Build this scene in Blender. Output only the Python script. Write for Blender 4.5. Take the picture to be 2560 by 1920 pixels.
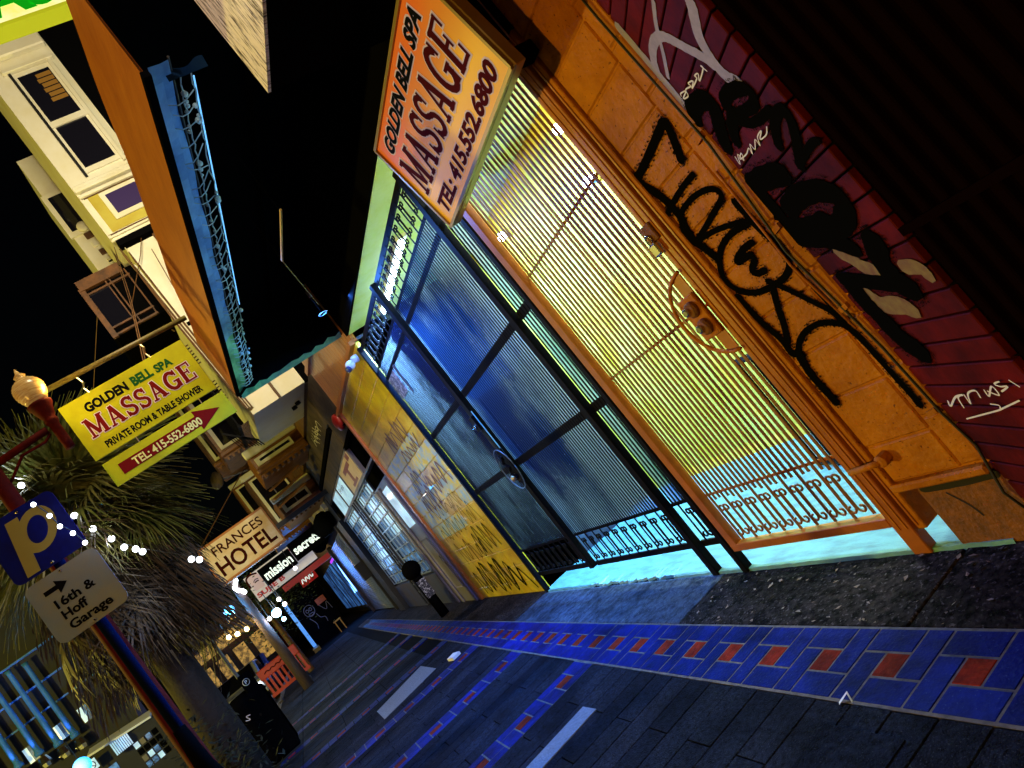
import bpy, bmesh, math, random
from mathutils import Vector, Matrix
random.seed(7)
for o in list(bpy.data.objects): bpy.data.objects.remove(o)
S = bpy.context.scene
COL = S.collection
# ---------------------------------------------------------------- camera
YAW, PITCH, ROLL, FPX = math.radians(23.4912), math.radians(4.2104), math.radians(-38.577), 1777.9
fw = Vector((-math.cos(YAW)*math.cos(PITCH), math.sin(YAW)*math.cos(PITCH), math.sin(PITCH)))
r0 = fw.cross(Vector((0, 0, 1))).normalized(); u0 = r0.cross(fw)
cr, sr = math.cos(ROLL), math.sin(ROLL)
rt = r0*cr + u0*sr; up = -r0*sr + u0*cr
cam = bpy.data.objects.new('camera', bpy.data.cameras.new('camera')); COL.objects.link(cam)
cam.matrix_world = Matrix(((rt.x, up.x, -fw.x, 0), (rt.y, up.y, -fw.y, 0), (rt.z, up.z, -fw.z, 1.3), (0, 0, 0, 1)))
cam.data.sensor_width = 36; cam.data.lens = 36*FPX/2560
cam.data.clip_start = 0.05; cam.data.clip_end = 600
S.camera = cam
# ---------------------------------------------------------------- world (night), moonlight, exposure
W = bpy.data.worlds.new('World'); S.world = W; W.use_nodes = True
wn = W.node_tree.nodes; wl = W.node_tree.links
sky = wn.new('ShaderNodeTexSky'); sky.sky_type = 'NISHITA'; sky.sun_disc = False
sky.sun_elevation = math.radians(12); sky.sun_rotation = math.radians(200)
wl.new(sky.outputs[0], wn['Background'].inputs[0]); wn['Background'].inputs[1].default_value = 0.00035
S.view_settings.view_transform = 'Standard'; S.view_settings.look = 'None'
S.view_settings.exposure = 0.0; S.view_settings.gamma = 1.0
def lamp(name, kind, loc, energy, color, parent=None, size=0.1, size_y=None, look=None, spot=None):
    d = bpy.data.lights.new(name, kind); d.energy = energy; d.color = color
    if kind == 'AREA':
        d.size = size
        if size_y: d.shape = 'RECTANGLE'; d.size_y = size_y
    elif kind in ('POINT', 'SPOT'): d.shadow_soft_size = size
    if spot: d.spot_size = math.radians(spot); d.spot_blend = 0.5
    o = bpy.data.objects.new(name, d); COL.objects.link(o)
    o.location = Vector(loc) - (org(parent) if parent else Vector())
    if look: o.rotation_euler = Vector(look).to_track_quat('-Z', 'Y').to_euler()
    if parent: o.parent = parent
    return o
# ---------------------------------------------------------------- helpers
def org(o):
    while o.parent: o = o.parent
    return Vector(o.location)
def mat(name, rgb, rough=0.6, metal=0.0, rgb2=None, nscale=6.0, bump=0.0, bscale=40.0, emit=None, estr=0.0, trans=0.0, stretch=None, contrast=(0.35, 0.65), spec=0.5, coat=0.0, specks=None, stain=None):
    m = bpy.data.materials.new(name); m.use_nodes = True
    n = m.node_tree.nodes; l = m.node_tree.links; b = n['Principled BSDF']
    b.inputs['Base Color'].default_value = (*rgb, 1); b.inputs['Roughness'].default_value = rough
    b.inputs['Metallic'].default_value = metal; b.inputs['Specular IOR Level'].default_value = spec
    b.inputs['Coat Weight'].default_value = coat
    tc = n.new('ShaderNodeNewGeometry'); mp = n.new('ShaderNodeMapping')      # world metres, so alike pieces differ
    l.new(tc.outputs['Position'], mp.inputs[0])
    if stretch: mp.inputs['Scale'].default_value = stretch
    if rgb2:
        t = n.new('ShaderNodeTexNoise'); t.inputs['Scale'].default_value = nscale; t.inputs['Detail'].default_value = 6; t.inputs['Roughness'].default_value = 0.65
        l.new(mp.outputs[0], t.inputs[0])
        r = n.new('ShaderNodeValToRGB'); r.color_ramp.elements[0].position = contrast[0]; r.color_ramp.elements[1].position = contrast[1]
        r.color_ramp.elements[0].color = (*rgb, 1); r.color_ramp.elements[1].color = (*rgb2, 1)
        l.new(t.outputs[0], r.inputs[0]); l.new(r.outputs[0], b.inputs['Base Color'])
        if specks:      # fine paler or darker specks: grit, gum, flaked paint
            sc_, lo_, c_ = specks; t3 = n.new('ShaderNodeTexNoise'); t3.inputs['Scale'].default_value = sc_; t3.inputs['Detail'].default_value = 3; l.new(mp.outputs[0], t3.inputs[0])
            r3 = n.new('ShaderNodeValToRGB'); r3.color_ramp.elements[0].position = lo_; r3.color_ramp.elements[1].position = lo_+.04; l.new(t3.outputs[0], r3.inputs[0])
            mc = n.new('ShaderNodeMixRGB'); l.new(r3.outputs[0], mc.inputs[0]); l.new(r.outputs[0], mc.inputs[1]); mc.inputs[2].default_value = (*c_, 1); l.new(mc.outputs[0], b.inputs['Base Color'])
        if stain:       # broad dirt
            src = b.inputs['Base Color'].links[0].from_socket; t4 = n.new('ShaderNodeTexNoise'); t4.inputs['Scale'].default_value = stain[0]; t4.inputs['Detail'].default_value = 7; t4.inputs['Roughness'].default_value = .7; l.new(mp.outputs[0], t4.inputs[0])
            r4 = n.new('ShaderNodeValToRGB'); r4.color_ramp.elements[0].position = .38; r4.color_ramp.elements[1].position = .60; r4.color_ramp.elements[0].color = (stain[1],)*3+(1,); l.new(t4.outputs[0], r4.inputs[0])
            m4 = n.new('ShaderNodeMixRGB'); m4.blend_type = 'MULTIPLY'; m4.inputs[0].default_value = 1; l.new(src, m4.inputs[1]); l.new(r4.outputs[0], m4.inputs[2]); l.new(m4.outputs[0], b.inputs['Base Color'])
        if emit == 'base':
            l.new(r.outputs[0], b.inputs['Emission Color']); b.inputs['Emission Strength'].default_value = estr
    if bump:
        t2 = n.new('ShaderNodeTexNoise'); t2.inputs['Scale'].default_value = bscale; t2.inputs['Detail'].default_value = 5
        l.new(mp.outputs[0], t2.inputs[0])
        bp = n.new('ShaderNodeBump'); bp.inputs['Strength'].default_value = bump; bp.inputs['Distance'].default_value = 0.01
        l.new(t2.outputs[0], bp.inputs['Height']); l.new(bp.outputs[0], b.inputs['Normal'])
    if emit and emit != 'base':
        b.inputs['Emission Color'].default_value = (*emit, 1); b.inputs['Emission Strength'].default_value = estr
    if trans:
        tr = n.new('ShaderNodeBsdfTranslucent'); tr.inputs[0].default_value = (*rgb, 1)
        mx = n.new('ShaderNodeMixShader'); mx.inputs[0].default_value = trans
        l.new(b.outputs[0], mx.inputs[1]); l.new(tr.outputs[0], mx.inputs[2]); l.new(mx.outputs[0], n['Material Output'].inputs[0])
    return m
def tag(o, label=None, cat=None, group=None, kind=None):
    if label: o['label'] = label
    if cat: o['category'] = cat
    if group: o['group'] = group
    if kind: o['kind'] = kind
    return o
def thing(name, loc, label=None, cat=None, group=None, kind=None):
    o = bpy.data.objects.new(name, None); COL.objects.link(o); o.location = loc; o.empty_display_size = 0.1
    return tag(o, label, cat, group, kind)
class MB:
    def __init__(s): s.v = []; s.f = []
    def box(s, x0, y0, z0, x1, y1, z1):
        b = len(s.v)
        s.v += [(x, y, z) for x in (x0, x1) for y in (y0, y1) for z in (z0, z1)]
        s.f += [tuple(b+i for i in q) for q in ((0,1,3,2),(4,6,7,5),(0,4,5,1),(2,3,7,6),(0,2,6,4),(1,5,7,3))]
        return s
    def obox(s, c, ux, uy, uz):   # centre + half-axis vectors
        c, ux, uy, uz = map(Vector, (c, ux, uy, uz)); b = len(s.v)
        s.v += [tuple(c + ux*i + uy*j + uz*k) for i in (-1, 1) for j in (-1, 1) for k in (-1, 1)]
        s.f += [tuple(b+i for i in q) for q in ((0,1,3,2),(4,6,7,5),(0,4,5,1),(2,3,7,6),(0,2,6,4),(1,5,7,3))]
        return s
    def bar(s, a, b, w, d, nrm=(0, 1, 0)):   # rectangular bar a->b, width w across, depth d along nrm
        a, b, nrm = Vector(a), Vector(b), Vector(nrm).normalized(); t = (b-a); L = t.length; t.normalize()
        side = t.cross(nrm).normalized()
        return s.obox((a+b)/2, t*L/2, side*w/2, nrm*d/2)
    def tube(s, pts, r, n=6, caps=True):
        pts = [Vector(p) for p in pts]; rs = r if isinstance(r, (list, tuple)) else [r]*len(pts)
        base = len(s.v); prev = None
        for i, p in enumerate(pts):
            t = (pts[min(i+1, len(pts)-1)] - pts[max(i-1, 0)]).normalized()
            a = Vector((0, 0, 1)) if abs(t.z) < 0.9 else Vector((1, 0, 0))
            if prev is None: x = t.cross(a).normalized()
            else: x = (prev - t*prev.dot(t)).normalized()
            prev = x; y = t.cross(x)
            s.v += [tuple(p + (x*math.cos(k*2*math.pi/n) + y*math.sin(k*2*math.pi/n))*rs[i]) for k in range(n)]
        for i in range(len(pts)-1):
            for k in range(n):
                s.f.append((base+i*n+k, base+i*n+(k+1) % n, base+(i+1)*n+(k+1) % n, base+(i+1)*n+k))
        if caps:
            s.f.append(tuple(base+k for k in range(n))[::-1]); s.f.append(tuple(base+(len(pts)-1)*n+k for k in range(n)))
        return s
    def lathe(s, c, prof, n=16, axis=(0, 0, 1)):   # prof: (radius, height)
        c = Vector(c); ax = Vector(axis).normalized(); a = Vector((1, 0, 0)) if abs(ax.x) < 0.9 else Vector((0, 1, 0))
        x = ax.cross(a).normalized(); y = ax.cross(x); base = len(s.v)
        for r, hh in prof:
            s.v += [tuple(c + ax*hh + (x*math.cos(k*2*math.pi/n)+y*math.sin(k*2*math.pi/n))*r) for k in range(n)]
        for i in range(len(prof)-1):
            for k in range(n): s.f.append((base+i*n+k, base+i*n+(k+1) % n, base+(i+1)*n+(k+1) % n, base+(i+1)*n+k))
        s.f.append(tuple(base+k for k in range(n))[::-1]); s.f.append(tuple(base+(len(prof)-1)*n+k for k in range(n)))
        return s
    def poly(s, pts):
        b = len(s.v); s.v += [tuple(p) for p in pts]; s.f.append(tuple(range(b, b+len(pts)))); return s
    def prism(s, pts, d):   # polygon extruded by vector d
        d = Vector(d); b = len(s.v); n = len(pts)
        s.v += [tuple(p) for p in pts] + [tuple(Vector(p)+d) for p in pts]
        s.f.append(tuple(range(b, b+n))); s.f.append(tuple(range(b+n, b+2*n))[::-1])
        for i in range(n): s.f.append((b+i, b+n+i, b+n+(i+1) % n, b+(i+1) % n))
        return s
    def sphere(s, c, r, n=10, m=6, sq=(1, 1, 1)):
        c = Vector(c); prof = [(max(1e-4, math.sin(i*math.pi/m))*r, -math.cos(i*math.pi/m)*r*sq[2]) for i in range(m+1)]
        return s.lathe(c, prof, n)
    def stroke(s, pts, w, nrm, t=0.0015, taper=0.0, lift=0.0):   # flat painted stroke along 3D points on a plane with normal nrm
        pts = [Vector(p) for p in pts]; nrm = Vector(nrm).normalized()
        dense = []
        for i in range(len(pts)-1):      # catmull-rom
            p0, p1, p2, p3 = pts[max(i-1, 0)], pts[i], pts[i+1], pts[min(i+2, len(pts)-1)]
            for k in range(5):
                q = k/5; dense.append(0.5*((2*p1)+(p2-p0)*q+(2*p0-5*p1+4*p2-p3)*q*q+(3*p1-p0-3*p2+p3)*q**3))
        dense.append(pts[-1]); N = len(dense); b = len(s.v)
        L = []
        for i, p in enumerate(dense):
            tv = dense[min(i+1, N-1)]-dense[max(i-1, 0)]
            if tv.length < 1e-7: tv = Vector((1, 0, 0.01))
            sd = tv.normalized().cross(nrm).normalized(); ww = w*(1 - taper*abs(2*i/(N-1)-1)**3)*(0.93+0.14*random.random())/2
            o = nrm*(t + lift + i*2e-6)
            L.append((p+sd*ww+o, p-sd*ww+o))
        # rounded ends
        a0 = (dense[0]-dense[1]).normalized()*w*0.4; a1 = (dense[-1]-dense[-2]).normalized()*w*0.4
        s.v += [tuple(L[0][0]*0.75+L[0][1]*0.25+a0), tuple(L[0][0]*0.25+L[0][1]*0.75+a0)]
        for q in L: s.v += [tuple(q[0]), tuple(q[1])]
        s.v += [tuple(L[-1][0]*0.75+L[-1][1]*0.25+a1), tuple(L[-1][0]*0.25+L[-1][1]*0.75+a1)]
        for i in range(N+1): s.f.append((b+2*i, b+2*i+1, b+2*i+3, b+2*i+2))
        return s
    def build(s, name, m, parent=None, smooth=False, kind=None, bevel=0):
        me = bpy.data.meshes.new(name); o0 = org(parent) if parent else Vector()
        me.from_pydata([tuple(Vector(v)-o0) for v in s.v], [], s.f)
        bm = bmesh.new(); bm.from_mesh(me); bmesh.ops.recalc_face_normals(bm, faces=bm.faces)
        if bevel: bmesh.ops.bevel(bm, geom=bm.edges[:], offset=bevel, segments=1, affect='EDGES')
        bm.to_mesh(me); bm.free()
        if smooth: me.polygons.foreach_set('use_smooth', [True]*len(me.polygons))
        me.materials.append(m); o = bpy.data.objects.new(name, me); COL.objects.link(o)
        if parent: o.parent = parent
        if kind: o['kind'] = kind
        return o
def struct(name, mb, m, parent=None, **k): return mb.build(name, m, parent, kind=None if parent else 'structure', **k)
def single(name, mb, m, label, cat, group=None, **k): return tag(mb.build(name, m, None, **k), label, cat, group)
def shared(name, mb, m, smooth=False, bevel=0):   # mesh data around its own origin
    o = mb.build(name, m, None, smooth=smooth, bevel=bevel); me = o.data; bpy.data.objects.remove(o); return me
def put(name, me, loc, parent, rot=None, scale=None):
    o = bpy.data.objects.new(name, me); COL.objects.link(o); o.parent = parent
    o.location = Vector(loc) - org(parent)
    if rot: o.rotation_euler = rot
    if scale: o.scale = scale
    return o
def copy_tree(root, loc, label=None):
    c = root.copy(); COL.objects.link(c); c.location = loc
    if label: c['label'] = label
    for ch in root.children:
        d = ch.copy(); COL.objects.link(d); d.parent = c
        for g in ch.children:
            e = g.copy(); COL.objects.link(e); e.parent = d
    return c
def text(s, name, m, o, u, v, w, h, parent, bold=0.0, shear=0.0, lift=0.002, space=1.0, align=None):
    """lettering fitted to a w x h box whose lower left corner is o, along u, up v"""
    c = bpy.data.curves.new('txt', 'FONT'); c.body = s; c.offset = bold; c.shear = shear; c.space_character = space; c.resolution_u = 3; c.fill_mode = 'FRONT'
    if align: c.align_x = align
    ob = bpy.data.objects.new('txt', c); COL.objects.link(ob); bpy.context.view_layer.update()
    me = bpy.data.meshes.new_from_object(ob.evaluated_get(bpy.context.evaluated_depsgraph_get())); bpy.data.objects.remove(ob)
    xs = [q.co.x for q in me.vertices]; ys = [q.co.y for q in me.vertices]
    x0, x1, y0, y1 = min(xs), max(xs), min(ys), max(ys)
    o, u, v = Vector(o), Vector(u).normalized(), Vector(v).normalized(); nn = u.cross(v)
    b = org(parent)
    for q in me.vertices: q.co = o + u*((q.co.x-x0)/(x1-x0)*w) + v*((q.co.y-y0)/(y1-y0)*h) + nn*lift - b
    me.materials.clear(); me.materials.append(m); me.name = name
    ob = bpy.data.objects.new(name, me); COL.objects.link(ob); ob.parent = parent
    return ob
# slab-serif capitals as strokes: (points, width) in a unit box
def arc(cx, cy, rx, ry, a0, a1, n=9): return [(cx+rx*math.cos(math.radians(a0+(a1-a0)*i/n)), cy+ry*math.sin(math.radians(a0+(a1-a0)*i/n))) for i in range(n+1)]
SLAB = {
 'M': [([(.15,0),(.15,1)],.13),([(.17,1),(.5,.12)],.2),([(.5,.12),(.82,1)],.12),([(.82,0),(.82,1)],.22),([(0,.05),(.32,.05)],.1),([(.64,.05),(1,.05)],.1),([(0,.95),(.26,.95)],.1),([(.76,.95),(1,.95)],.1)],
 'A': [([(.46,1),(.16,0)],.12),([(.46,1),(.8,0)],.24),([(.25,.32),(.68,.32)],.1),([(0,.05),(.34,.05)],.1),([(.58,.05),(1,.05)],.1)],
 'S': [(arc(.5,.73,.34,.22,20,270),.2),(arc(.5,.27,.36,.22,90,-160),.2),([(.86,.66),(.86,.98)],.1),([(.12,.02),(.12,.34)],.1)],
 'G': [(arc(.52,.5,.4,.43,40,330,14),.22),([(.84,.04),(.84,.42)],.22),([(.56,.42),(1,.42)],.1),([(.88,.66),(.88,.98)],.1)],
 'E': [([(.25,0),(.25,1)],.24),([(.05,.05),(.92,.05)],.1),([(.05,.95),(.9,.95)],.1),([(.25,.52),(.66,.52)],.1),([(.92,0),(.92,.3)],.1),([(.9,.72),(.9,1)],.1),([(.66,.38),(.66,.66)],.09)],
}
SLABW = {'M': 1.25, 'A': 1.05, 'S': .8, 'G': .98, 'E': .92}
def slab(s, name, m, o, u, v, w, h, parent, fat=0.0, lift=0.002, slant=0.0):
    o, u, v = Vector(o), Vector(u).normalized(), Vector(v).normalized(); nn = u.cross(v); mb = MB()
    tot = sum(SLABW[c] for c in s) + .1*(len(s)-1); x = 0.0; k = 0
    for c in s:
        cw = SLABW[c]
        for pts, sw in SLAB[c]:
            q = [o + u*((x+px*cw)/tot*w + slant*py*h) + v*(py*h) for px, py in pts]
            # width in metres from the letter's stem scale
            mb_w = sw*(h*0.85 if abs(pts[0][1]-pts[-1][1]) < .02 else w/tot*1.12*cw**.3) + fat
            for i in range(len(q)-1):
                a, b = q[i], q[i+1]; t = (b-a).normalized(); sd = t.cross(nn).normalized(); e = t*(fat/2 if len(q) == 2 else mb_w*0.12); off = nn*(lift + k*1.2e-5); k += 1
                mb.poly([a+sd*mb_w/2-e+off, b+sd*mb_w/2+e+off, b-sd*mb_w/2+e+off, a-sd*mb_w/2-e+off])
        x += cw + .1
    return mb.build(name, m, parent)
GRAF_PILLAR=[
 ( [(-1.951, 1.741), (-1.923, 1.798), (-1.9, 1.851), (-1.903, 1.881), (-1.948, 1.873), (-2.047, 1.854), (-2.149, 1.837), (-2.206, 1.833), (-2.204, 1.823), (-2.164, 1.741), (-2.144, 1.662), (-2.146, 1.599), (-2.164, 1.54), (-2.167, 1.491), (-2.151, 1.443), (-2.135, 1.391)] , 0.044 ),
 ( [(-1.954, 1.674), (-2.033, 1.671), (-2.129, 1.658), (-2.202, 1.643)] , 0.03 ),
 ( [(-2.176, 1.484), (-2.188, 1.537), (-2.163, 1.579), (-2.13, 1.608), (-2.045, 1.617), (-1.968, 1.605), (-1.919, 1.578), (-1.92, 1.541), (-2.002, 1.52), (-2.087, 1.502), (-2.162, 1.488)] , 0.028 ),
 ( [(-2.162, 1.488), (-2.06, 1.472), (-1.965, 1.444), (-1.89, 1.411)] , 0.028 ),
 ( [(-1.887, 1.5), (-1.885, 1.422), (-1.877, 1.347), (-1.862, 1.286), (-1.868, 1.227), (-1.893, 1.195), (-1.944, 1.178), (-2.007, 1.178), (-2.087, 1.192), (-2.15, 1.232), (-2.177, 1.292), (-2.153, 1.354), (-2.082, 1.406), (-1.991, 1.421), (-1.904, 1.406)] , 0.031 ),
 ( [(-1.946, 1.347), (-2.0, 1.349), (-2.057, 1.335), (-2.056, 1.322), (-1.994, 1.318), (-1.996, 1.292), (-2.032, 1.271), (-2.024, 1.248), (-1.986, 1.241)] , 0.033 ),
 ( [(-2.01, 1.204), (-1.958, 1.133), (-1.911, 1.055), (-1.876, 0.997), (-1.861, 0.933)] , 0.027 ),
 ( [(-2.007, 1.178), (-2.053, 1.106), (-2.091, 1.034), (-2.132, 0.973)] , 0.034 ),
 ( [(-2.181, 1.224), (-2.18, 1.16), (-2.17, 1.079), (-2.149, 0.994), (-2.155, 0.928), (-2.131, 0.916), (-2.131, 0.873)] , 0.035 ),
 ( [(-2.132, 0.886), (-2.113, 0.927), (-2.079, 0.954), (-2.03, 0.973), (-1.97, 0.977), (-1.922, 0.965), (-1.874, 0.934), (-1.859, 0.903), (-1.85, 0.854), (-1.846, 0.78), (-1.844, 0.691), (-1.84, 0.612), (-1.842, 0.564)] , 0.029 ),
 ( [(-2.125, 0.908), (-2.14, 0.871), (-2.148, 0.812), (-2.144, 0.749), (-2.141, 0.684)] , 0.042 ),
 ( [(-1.863, 1.179), (-1.865, 1.09), (-1.861, 1.014), (-1.86, 0.942)] , 0.014 ),
 ( [(-2.215, 1.712), (-2.198, 1.693), (-2.233, 1.691), (-2.21, 1.669), (-2.244, 1.672), (-2.222, 1.644), (-2.253, 1.645), (-2.213, 1.611), (-2.245, 1.619), (-2.224, 1.579), (-2.25, 1.583), (-2.215, 1.547), (-2.246, 1.547), (-2.201, 1.519), (-2.237, 1.522), (-2.217, 1.483), (-2.204, 1.462), (-2.229, 1.458), (-2.205, 1.43), (-2.234, 1.415), (-2.224, 1.376), (-2.202, 1.37), (-2.238, 1.365)] , 0.007 ),
]
GRAF_RED=[
 ( 'w' , [(0.538, 1.943), (0.52, 1.928), (0.446, 1.886), (0.415, 1.839), (0.402, 1.78), (0.415, 1.739), (0.442, 1.709)] , 0.049 ),
 ( 'w' , [(-0.054, 2.211), (-0.046, 2.134), (-0.029, 2.052), (-0.037, 1.968), (-0.04, 1.905), (-0.071, 1.85)] , 0.049 ),
 ( 'w' , [(0.002, 1.94), (0.014, 1.996), (0.084, 2.034), (0.169, 2.04), (0.237, 2.019), (0.28, 1.978), (0.328, 1.91), (0.374, 1.846), (0.393, 1.8)] , 0.04 ),
 ( 'w' , [(0.364, 2.072), (0.262, 2.042), (0.17, 1.996), (0.062, 1.951)] , 0.02 ),
 ( 'l' , [(0.058, 1.874), (0.069, 1.879), (0.117, 1.863), (0.057, 1.863), (0.105, 1.848), (0.124, 1.865), (0.176, 1.851), (0.174, 1.864), (0.218, 1.849), (0.171, 1.844), (0.253, 1.839), (0.251, 1.85), (0.284, 1.841), (0.255, 1.827), (0.336, 1.83), (0.334, 1.841), (0.344, 1.815)] , 0.009 ),
 ( 'l' , [(0.072, 1.599), (0.062, 1.57), (0.103, 1.596), (0.109, 1.567), (0.134, 1.588), (0.091, 1.58), (0.159, 1.572), (0.207, 1.576), (0.198, 1.555), (0.234, 1.58), (0.238, 1.557), (0.287, 1.575), (0.285, 1.551), (0.313, 1.573), (0.361, 1.574), (0.315, 1.562), (0.37, 1.555), (0.406, 1.567)] , 0.008 ),
 ( 'k' , [(-0.024, 1.791), (0.035, 1.819), (0.136, 1.804), (0.198, 1.77), (0.178, 1.733), (0.12, 1.697), (0.054, 1.646)] , 0.078 ),
 ( 'k' , [(0.433, 1.695), (0.348, 1.723), (0.28, 1.72), (0.274, 1.683), (0.199, 1.659), (0.149, 1.624)] , 0.054 ),
 ( 'k' , [(0.438, 1.697), (0.46, 1.661), (0.425, 1.637), (0.342, 1.653), (0.282, 1.674)] , 0.043 ),
 ( 'k' , [(0.25, 1.669), (0.323, 1.617), (0.416, 1.595), (0.482, 1.589)] , 0.035 ),
 ( 'k' , [(0.373, 1.506), (0.429, 1.546), (0.501, 1.565), (0.543, 1.556), (0.529, 1.519), (0.479, 1.476), (0.393, 1.421)] , 0.041 ),
 ( 'k' , [(0.399, 1.423), (0.469, 1.435), (0.546, 1.44), (0.604, 1.434)] , 0.027 ),
 ( 'k' , [(-0.073, 1.49), (0.116, 1.481), (0.269, 1.445)] , 0.091 ),
 ( 'k' , [(0.111, 1.353), (0.239, 1.361), (0.363, 1.34), (0.446, 1.296), (0.432, 1.246), (0.343, 1.218), (0.239, 1.22)] , 0.081 ),
 ( 'k' , [(-0.071, 1.443), (-0.099, 1.371), (-0.021, 1.296), (0.148, 1.246), (0.284, 1.226)] , 0.124 ),
 ( 'k' , [(-0.022, 1.262), (0.154, 1.219), (0.247, 1.178), (0.307, 1.137)] , 0.072 ),
 ( 'k' , [(0.438, 1.129), (0.394, 1.086), (0.384, 1.042), (0.387, 0.99), (0.42, 0.97)] , 0.101 ),
 ( 'k' , [(0.075, 1.068), (0.195, 1.039), (0.323, 1.003), (0.413, 0.981)] , 0.06 ),
 ( 'k' , [(0.112, 1.045), (0.105, 0.968), (0.119, 0.903), (0.13, 0.819), (0.179, 0.764)] , 0.111 ),
 ( 'y' , [(0.2, 1.154), (0.242, 1.118), (0.27, 1.077), (0.315, 1.048), (0.34, 1.014)] , 0.063 ),
 ( 'y' , [(0.472, 1.031), (0.537, 1.016), (0.548, 0.984)] , 0.049 ),
 ( 'y' , [(0.161, 0.989), (0.2, 0.942), (0.292, 0.927), (0.336, 0.902)] , 0.071 ),
 ( 'l' , [(0.107, 0.57), (0.096, 0.549), (0.173, 0.586), (0.23, 0.596), (0.188, 0.586), (0.171, 0.546)] , 0.012 ),
 ( 'l' , [(0.237, 0.596), (0.23, 0.562), (0.264, 0.601), (0.318, 0.612), (0.314, 0.587)] , 0.011 ),
 ( 'l' , [(0.366, 0.614), (0.364, 0.592), (0.418, 0.627), (0.418, 0.596), (0.379, 0.61)] , 0.01 ),
 ( 'l' , [(0.472, 0.643), (0.44, 0.635), (0.459, 0.626), (0.492, 0.626), (0.445, 0.609)] , 0.009 ),
 ( 'l' , [(0.521, 0.646), (0.541, 0.625)] , 0.009 ),
 ( 'l' , [(0.131, 0.5), (0.232, 0.519), (0.348, 0.541), (0.39, 0.552), (0.49, 0.579)] , 0.009 ),
 ( 'l' , [(0.338, 0.564), (0.376, 0.56), (0.366, 0.546)] , 0.008 ),
]
# ---------------------------------------------------------------- materials
F = 1.93
m_orange = mat('orange_paint', (.56, .20, .004), .6, rgb2=(.36, .105, .003), nscale=7, spec=.15, bump=1.0, bscale=34, contrast=(.3, .75), specks=(75, .66, (.16, .045, .004)), stain=(2.4, .75))
m_orange_steel = mat('orange_steel', (.42, .12, .008), .38, rgb2=(.30, .085, .006), nscale=9, bump=.12, bscale=60)
m_plinth = mat('rough_render', (.25, .085, .012), .85, rgb2=(.13, .05, .012), nscale=22, bump=.9, bscale=70)
m_dark_line = mat('near_black_line', (.012, .010, .008), .9)
m_yellow = mat('yellow_paint', (.78, .62, .004), .3, stain=(1.7, .55), rgb2=(.60, .36, .003), nscale=4, bump=.5, bscale=60, coat=.3)
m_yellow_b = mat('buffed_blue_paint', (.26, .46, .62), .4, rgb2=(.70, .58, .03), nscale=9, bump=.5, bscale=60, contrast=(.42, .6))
m_dark_steel = mat('black_steel', (.004, .004, .006), .5, spec=.04)
m_black = mat('black_paint', (.0025, .0025, .003), .9, spec=0)
m_spray_k = mat('black_spray', (.003, .003, .003), .9, spec=0)
m_spray_w = mat('lilac_spray', (.34, .30, .50), .7, rgb2=(.26, .23, .40), nscale=30)
m_spray_y = mat('olive_spray', (.22, .15, .02), .7, rgb2=(.15, .06, .01), nscale=25)
m_marker = mat('white_marker', (.75, .72, .68), .6)
m_red_plank = mat('red_plank', (.14, .005, .002), .7, stain=(2.5, .45), rgb2=(.075, .003, .002), nscale=7, bump=.2, bscale=50, spec=.08)
m_siding = mat('shade_black_siding', (.004, .0012, .0012), .8, bump=.3, bscale=30, spec=0)  # the wall's unlit look is put into this near-black colour
m_sheet = mat('shade_blotched_sheet', (.30, .36, .42), .5, rgb2=(.0015, .005, .035), nscale=1.25, trans=.85, spec=.1, stretch=(1, 1, .45), contrast=(.40, .58), specks=(55, .72, (.4, .45, .5)))  # blotches paint the light and dark areas behind the gate bars
def blotch_follow(m):
    n = m.node_tree.nodes; l = m.node_tree.links; t = [q for q in n if q.type == 'BSDF_TRANSLUCENT'][0]; l.new(n['Principled BSDF'].inputs['Base Color'].links[0].from_socket, t.inputs[0])
blotch_follow(m_sheet)
def see_through(m, rgb, fac):
    n = m.node_tree.nodes; l = m.node_tree.links; o = n['Material Output']; src = o.inputs[0].links[0].from_socket
    t = n.new('ShaderNodeBsdfTransparent'); t.inputs[0].default_value = (*rgb, 1); mx = n.new('ShaderNodeMixShader'); mx.inputs[0].default_value = fac
    l.new(src, mx.inputs[1]); l.new(t.outputs[0], mx.inputs[2]); l.new(mx.outputs[0], o.inputs[0])
see_through(m_sheet, (.18, .42, 1.0), .45)
m_wall_in = mat('alcove_wall', (.74, .52, .02), .6, rgb2=(.82, .70, .12), nscale=2.5)
m_wall_b = mat('blue_alcove_wall', (.05, .09, .15), .7, rgb2=(.025, .045, .09), nscale=3.5)
m_ceil_in = mat('alcove_ceiling', (.60, .66, .16), .6, rgb2=(.70, .74, .4), nscale=3)
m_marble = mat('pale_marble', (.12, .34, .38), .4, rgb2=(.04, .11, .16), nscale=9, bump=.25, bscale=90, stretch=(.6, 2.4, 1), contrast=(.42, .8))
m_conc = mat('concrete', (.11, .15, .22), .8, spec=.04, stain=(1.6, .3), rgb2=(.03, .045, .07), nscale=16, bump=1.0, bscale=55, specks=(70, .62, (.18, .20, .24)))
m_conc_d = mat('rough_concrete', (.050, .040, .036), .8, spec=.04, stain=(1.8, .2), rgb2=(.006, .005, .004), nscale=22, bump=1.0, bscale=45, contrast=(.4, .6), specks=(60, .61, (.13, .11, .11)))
m_grout = mat('grout', (.20, .18, .16), .9, rgb2=(.11, .10, .09), nscale=25, bump=.3, spec=.03)
m_gap = mat('paver_joint', (.006, .006, .007), .95, spec=.02)
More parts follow.
